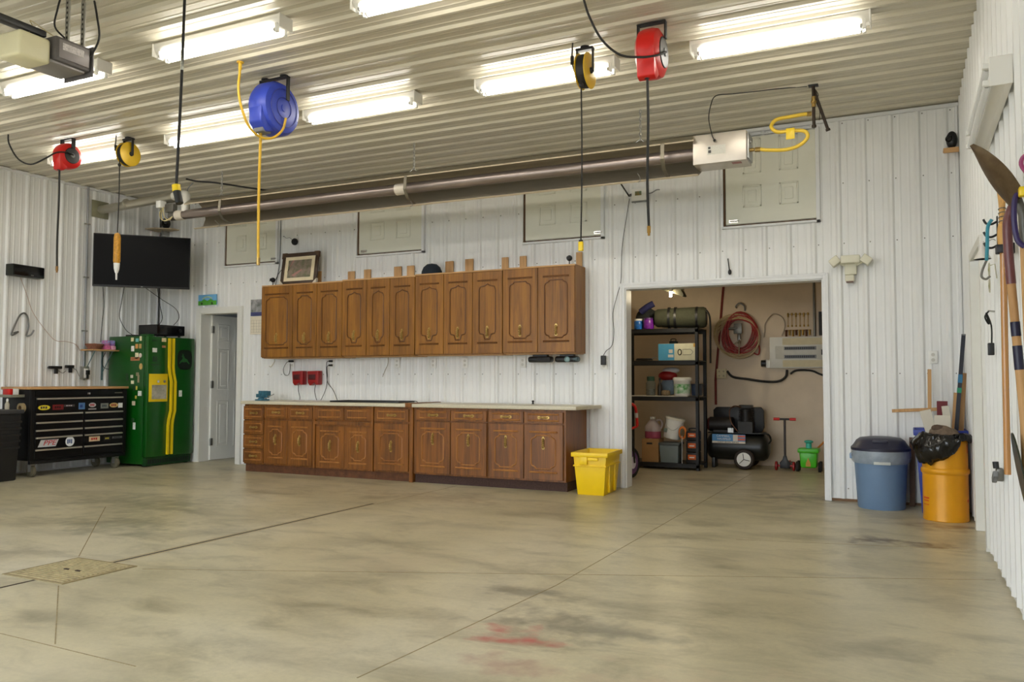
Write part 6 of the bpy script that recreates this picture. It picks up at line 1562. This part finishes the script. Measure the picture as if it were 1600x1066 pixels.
# lumber standing in the blue bin
stick('wood_strip', 'thin upright wood strip of the cross behind the blue bin', 'wood strip', (-.315, -.215, .10), (-.298, -.205, 1.235), .030, .018, M_PINE)
stick('wood_strip', 'thin level wood strip of the cross behind the blue bin', 'wood strip', (-.606, -.232, .862), (-.205, -.228, .885), .028, .016, M_PINEX, None)
stick('wood_strip', 'longest pale wood strip leaning in the blue bin', 'wood strip', (-.115, -.40, .10), (-.040, -.33, 1.20), .045, .02, M_PINE, 'lumber in the blue bin')
stick('wood_strip', 'shorter wood strip leaning behind the longest one', 'wood strip', (-.135, -.24, .10), (-.065, -.20, 1.02), .05, .02, M_PINE, 'lumber in the blue bin')
stick('wood_strip', 'narrow wood strip leaning beside the black level', 'wood strip', (-.17, -.30, .10), (-.10, -.27, 1.03), .03, .02, M_PINE, 'lumber in the blue bin')
stick('red_board', 'short dark red board standing in the blue bin', 'board', (-.21, -.245, .15), (-.205, -.24, .955), .085, .015, mat('board_red', (110, 24, 32), .5, 0, .1, 10))
stick('brown_panel', 'narrow brown panel offcut standing between trash can and blue bin', 'board', (-.455, -.09, .002), (-.448, -.07, .62), .045, .012, mat('panel_brown', (96, 70, 54), .7, 0, .15, 10))
lv = thing('long_level', 'long black bar with green and blue bands leaning in the corner', 'bar', (-.165, -.45, .10))
dirv = Vector((.128, .06, 1.42))
obj('bar', MB().tube([(0, 0, 0), tuple(dirv)], .022, 4), mat('bar_black', (18, 20, 36), .4, 0, .1, 10), lv, smooth=0)
for a_, c_, m_ in ((.715, .765, mat('band_blue', (40, 110, 150), .5)), (.655, .685, mat('band_green', (30, 140, 100), .5))):
    obj('band', MB().tube([tuple(dirv * a_), tuple(dirv * c_)], .024, 4), m_, lv, smooth=0)
obj('end_cap', MB().tube([tuple(dirv), tuple(dirv * 1.008)], .023, 4), M_GREY, lv, smooth=0)

# ================================================================ on the back wall by the opening
t = thing('flood_light', 'cream multi head flood light with motion sensor by the storage opening', 'flood light', (-.935, -.022, 2.18))
FLW = mat('flood_cream', (222, 220, 200), .5, 0, .02, 8)
obj('canopy', MB().box(-.055, .050, -.05, 0, -.05, .055), FLW, t, .006)
obj('lamp_head', MB().box(-.085, .085, -.13, -.02, .05, .125), FLW, t, .012)
for s in (-1, 1):
    Mh = Matrix.Translation((s * .135, -.07, .075)) @ Matrix.Rotation(s * math.radians(38), 4, 'Y')
    obj('lamp_head', MB().box(-.045, .045, -.06, .05, -.035, .040, Mh), FLW, t, .010)
    obj('arm', MB().cyl((s * .05, -.04, .04), (s * .11, -.06, .07), .012, 10), FLW, t)
sn = obj('sensor', MB().box(-.05, .03, -.085, -.01, -.115, -.055), FLW, t, .010)
obj('sensor_eye', MB().box(-.042, .022, -.080, -.02, -.128, -.114), mat('sensor_eye', (120, 96, 88), .35), sn, .005)
t = thing('control_box', 'small white control box with an orange screen and two antennas', 'control box', (-2.99, -.024, 3.095))
obj('case', MB().box(-.085, .085, -.035, 0, -.065, .065), M_WHITE, t, .008)
obj('screen', MB().box(-.045, .025, -.037, -.035, -.01, .035), mat('screen_orange', (150, 110, 50), .3, 0, 0, 30, rgb2=(70, 120, 90)), t)
obj('antenna', MB().tube([(-.085, -.02, .0), (-.115, -.02, -.005), (-.21, -.02, .145)], .008, 8).tube([(-.085, -.02, .015), (-.11, -.02, .01)], .006, 8), M_CORD, t)
obj('side_lead', MB().tube(spline([(.085, -.01, .005), (.13, -.01, .01), (.18, -.008, .035), (.215, -.006, .035)], 4), .006, 6), M_GREY, t)
obj('mount_rail', MB().box(-.085, .09, -.03, -.004, -.08, -.068), M_GREY, t)
t = thing('door_switch', 'small black hanging wand sensor above the storage opening', 'sensor', (-2.07, -.024, 2.20))
obj('wand', MB().tube([(-.01, -.005, .16), (.005, -.008, .03)], .006, 6), M_CORD, t)
obj('tip', MB().ball((.008, -.012, .02), .022, 10, (.8, .7, 1.3)), M_BLACK, t)

# ================================================================ yard tools on the right wall
RX_ = -.021
t = thing('garden_shovel', 'round point shovel with brown steel blade hung head up', 'shovel', (-.05, -4.40, 1.88))
# blade: dished teardrop, tip away from the wall
vs, fs = [], []
L = 12; Wd = 8
tip, base_ = Vector((-.160, 0, .262)), Vector((0, 0, 0))
ax = (tip - base_); ln = ax.length; ax.normalize()
nrm = Vector((ax.z, 0, -ax.x)); side = Vector((0, 1, 0))
side = (side * .97 + nrm * -.24).normalized(); dish = ax.cross(side)
for layer in (0, 1):
    for i in range(L + 1):
        u = i / L
        half = .10 * (1 - max(0, (u - .30) / .70) ** 2.2) if u > .3 else .10 * (.80 + .20 * (u / .3))
        if u > .97: half *= .6
        for j in range(Wd + 1):
            v = -1 + 2 * j / Wd
            p = base_ + ax * (ln * u) + side * (half * v) + dish * (.030 * (1 - v * v) * (1 - .5 * u) + .003 * layer)
            vs.append(tuple(p))
N1 = (L + 1) * (Wd + 1)
for i in range(L):
    for j in range(Wd):
        a = i * (Wd + 1) + j
        fs.append((a, a + 1, a + Wd + 2, a + Wd + 1)); fs.append((N1 + a, N1 + a + Wd + 1, N1 + a + Wd + 2, N1 + a + 1))
ring = [j for j in range(Wd + 1)] + [i * (Wd + 1) + Wd for i in range(1, L + 1)] + [L * (Wd + 1) + j for j in range(Wd - 1, -1, -1)] + [i * (Wd + 1) for i in range(L - 1, 0, -1)]
for a, c in zip(ring, ring[1:] + ring[:1]): fs.append((a, N1 + a, N1 + c, c))
obj('blade', MB().add(vs, fs), mat('shovel_steel', (84, 66, 46), .42, .4, .3, 14, rgb2=(116, 98, 72)), t)
obj('socket', MB().tube([(-.01, 0, .03), (.01, -.01, -.06), (.012, -.02, -.20)], .017, 10), M_DSTEEL, t)
obj('shaft', MB().tube([(.012, -.02, -.18), (.012, -.06, -.60)], .017, 10), M_PINE, t)
t = thing('tool_hook', 'dark purple rubber tool hook with yellow clip under the shovel', 'hook', (RX_, -4.46, 1.87))
obj('hook', MB().tube(spline([(0, 0, .02), (-.03, 0, .03), (-.05, .0, .01), (-.055, 0, -.08), (-.045, 0, -.16), (-.02, 0, -.19)], 5), .011, 8), mat('hook_purple', (44, 30, 84), .4), t)
obj('clip', MB().box(-.04, 0, -.05, -.01, .01, .05), M_YEL, t, .006)
t = thing('snow_shovel', 'bent handled shovel with taped grip and dark green blade', 'shovel', (-.06, -4.36, .62))
obj('bent_grip', MB().tube(spline([(.0, -.03, 1.265), (-.018, 0, 1.225), (-.030, 0, 1.17), (-.028, 0, 1.035), (-.022, 0, .92)], 5), .0185, 12), mat('grip_maroon', (112, 66, 66), .35, 0, .1, 10), t)
obj('shaft', MB().tube([(-.022, 0, .92), (.012, 0, .34), (.014, 0, .12)], .017, 12), M_PINE, t)
for a, c in ((.76, .70), (.66, .56)):
    obj('tape', MB().tube([(-.022 + .034 * (.92 - a) / .58, 0, a), (-.022 + .034 * (.92 - c) / .58, 0, c)], .0185, 12), mat('tape_navy', (22, 22, 52), .4), t)
mb = MB()
ov = [(.11 * math.cos(q), .17 * math.sin(q)) for q in [2 * PI * i / 24 for i in range(24)]]
mb.prism(ov, .006, Matrix.Translation((-.012, -.02, .13)) @ Matrix.Rotation(PI / 2 * .9, 4, 'Y') @ Matrix.Rotation(PI / 2, 4, 'Z'))
obj('blade', mb, mat('blade_green_black', (44, 50, 34), .3, .2, .4, 14), t)
t = thing('corn_broom', 'wooden handled corn broom hung bristles up on the wall', 'broom', (-.066, -3.92, .70))
obj('handle', MB().tube([(-.006, 0, 0), (-.004, 0, .5), (.0, 0, 1.05)], .0145, 12), mat('varnished_handle', (186, 132, 72), .22, 0, .08, 10, stretch=(1, 1, .2), coat=.4), t)
obj('shoulder', MB().lathe([(.014, 1.04), (.020, 1.06), (.024, 1.11), (.021, 1.15), (.017, 1.17)], 14), mat('broom_wood', (206, 158, 86), .5, 0, .1, 30, stretch=(8, 8, 1)), t)
bb = obj('bristles', MB().lathe([(.0175, 1.17), (.0165, 1.24), (.019, 1.28), (.026, 1.34), (.030, 1.36), (.0001, 1.362)], 14, Matrix.Diagonal((.8, 1.8, 1, 1))), mat('broom_straw', (206, 160, 96), .8, 0, .3, 60, stretch=(6, 6, .3)), t)
for z in (1.18, 1.20, 1.22, 1.24):
    obj('wire_band', MB().tube([(.0185 * .8 * math.cos(q), .0185 * 1.8 * math.sin(q), z) for q in [2 * PI * i / 16 for i in range(16)]], .0025, 5, True), M_DSTEEL, bb)
t = thing('broom_clip', 'black wall clip holding the corn broom', 'clip', (RX_, -3.92, 1.745))
obj('clip', MB().box(-.075, 0, -.03, -.019, -.015, .025).box(-.075, 0, .019, .03, -.015, .025).box(-.02, 0, -.03, .03, -.02, .03), M_BLACK, t, .004)
# hooks with odds and ends by the side door
t = thing('double_hook', 'black double wall hook above the safety glasses', 'hook', (RX_, -3.22, 1.95))
obj('plate', MB().box(-.006, 0, -.012, .012, -.10, .08), M_BLACK, t, .002)
for z in (.05, -.02, -.08):
    obj('arm', MB().tube(spline([(-.005, 0, z), (-.03, 0, z - .012), (-.055, 0, z - .006), (-.068, 0, z + .018)], 4), .006, 8), M_BLACK, t)
t = thing('carabiner_strap', 'turquoise strap with a curved hook hanging on the wall', 'strap', (-.075, -3.30, 1.98))
obj('strap', MB().tube(spline([(.02, 0, .02), (.0, 0, -.02), (-.005, 0, -.12), (-.01, 0, -.20)], 5), .009, 8), mat('strap_teal', (52, 140, 160), .5), t)
obj('hook', MB().tube(spline([(-.01, 0, -.20), (-.03, 0, -.25), (-.035, 0, -.285), (-.015, 0, -.30), (.005, 0, -.285)], 5), .006, 8), M_DSTEEL, t)
t = thing('safety_glasses', 'yellow tinted safety glasses hanging from the wall hook', 'glasses', (-.052, -3.18, 1.70))
for s in (-1, 1): obj('lens', MB().lathe([(.035, 0), (.034, .004), (.0001, .008)], 16, Matrix.Translation((-.01, 0, s * .045)) @ Matrix.Rotation(-PI / 2, 4, 'Y')), mat('tinted_lens', (196, 196, 80), .15, 0, 0, alpha=.75), t)
obj('frame', MB().tube([(-.012, .036 * math.cos(q), .045 + .036 * math.sin(q)) for q in [2 * PI * i / 16 for i in range(16)]], .003, 5, True).tube([(-.012, .036 * math.cos(q), -.045 + .036 * math.sin(q)) for q in [2 * PI * i / 16 for i in range(16)]], .003, 5, True).tube([(-.01, .03, .07), (.02, .05, .08), (.028, .05, .0)], .003, 5), mat('frame_clear', (196, 192, 170), .3), t)
t = thing('white_funnel', 'small white funnel hanging behind the turquoise strap', 'funnel', (-.085, -3.06, 1.82))
obj('cone', MB().lathe([(.045, 0), (.042, .0), (.012, .055), (.008, .10), (.011, .10), (.016, .055), (.045, 0)], 16), mat('funnel_white', (216, 212, 206), .5), t)
obj('hang_loop', MB().tube(spline([(.011, 0, .09), (.05, 0, .11), (.066, 0, .10)], 4), .003, 5), M_STEEL, t)
t = thing('key_bundle', 'black cord bundle with keys hung beside the side door', 'keys', (RX_, -2.94, 1.50))
obj('peg', MB().tube([(0, 0, .03), (-.035, 0, .035)], .005, 6), M_STEEL, t)
obj('cord', MB().tube(spline([(-.03, 0, .035), (-.05, 0, .0), (-.03, .02, -.04), (-.045, -.02, .02), (-.02, 0, -.05), (-.02, 0, -.15)], 5), .005, 6), M_CORD, t)
obj('tag', MB().box(-.04, -.008, -.02, .02, -.22, -.15), M_BLACK, t, .004)
t = thing('door_latch', 'grey cast latch with black knob low on the tool wall', 'latch', (RX_, -3.17, .62))
obj('body', MB().box(-.035, 0, -.03, .03, -.03, .04), M_DSTEEL, t, .008)
obj('lever', MB().box(-.055, -.03, -.075, .03, -.035, .0, Matrix.Rotation(math.radians(-25), 4, 'X')), M_GREY, t, .006)
obj('knob', MB().cyl((-.035, -.02, .04), (-.038, -.02, .075), .015, 12), M_BLACK, t)
tag(obj('pink_hook', MB().tube(spline([(RX_, -4.62, 2.02), (RX_ - .03, -4.60, 2.02), (RX_ - .04, -4.59, 1.99), (RX_ - .02, -4.59, 1.95)], 4), .008, 8), mat('hook_magenta', (150, 50, 100), .4)), 'magenta plastic hook above the yellow clip', 'hook')
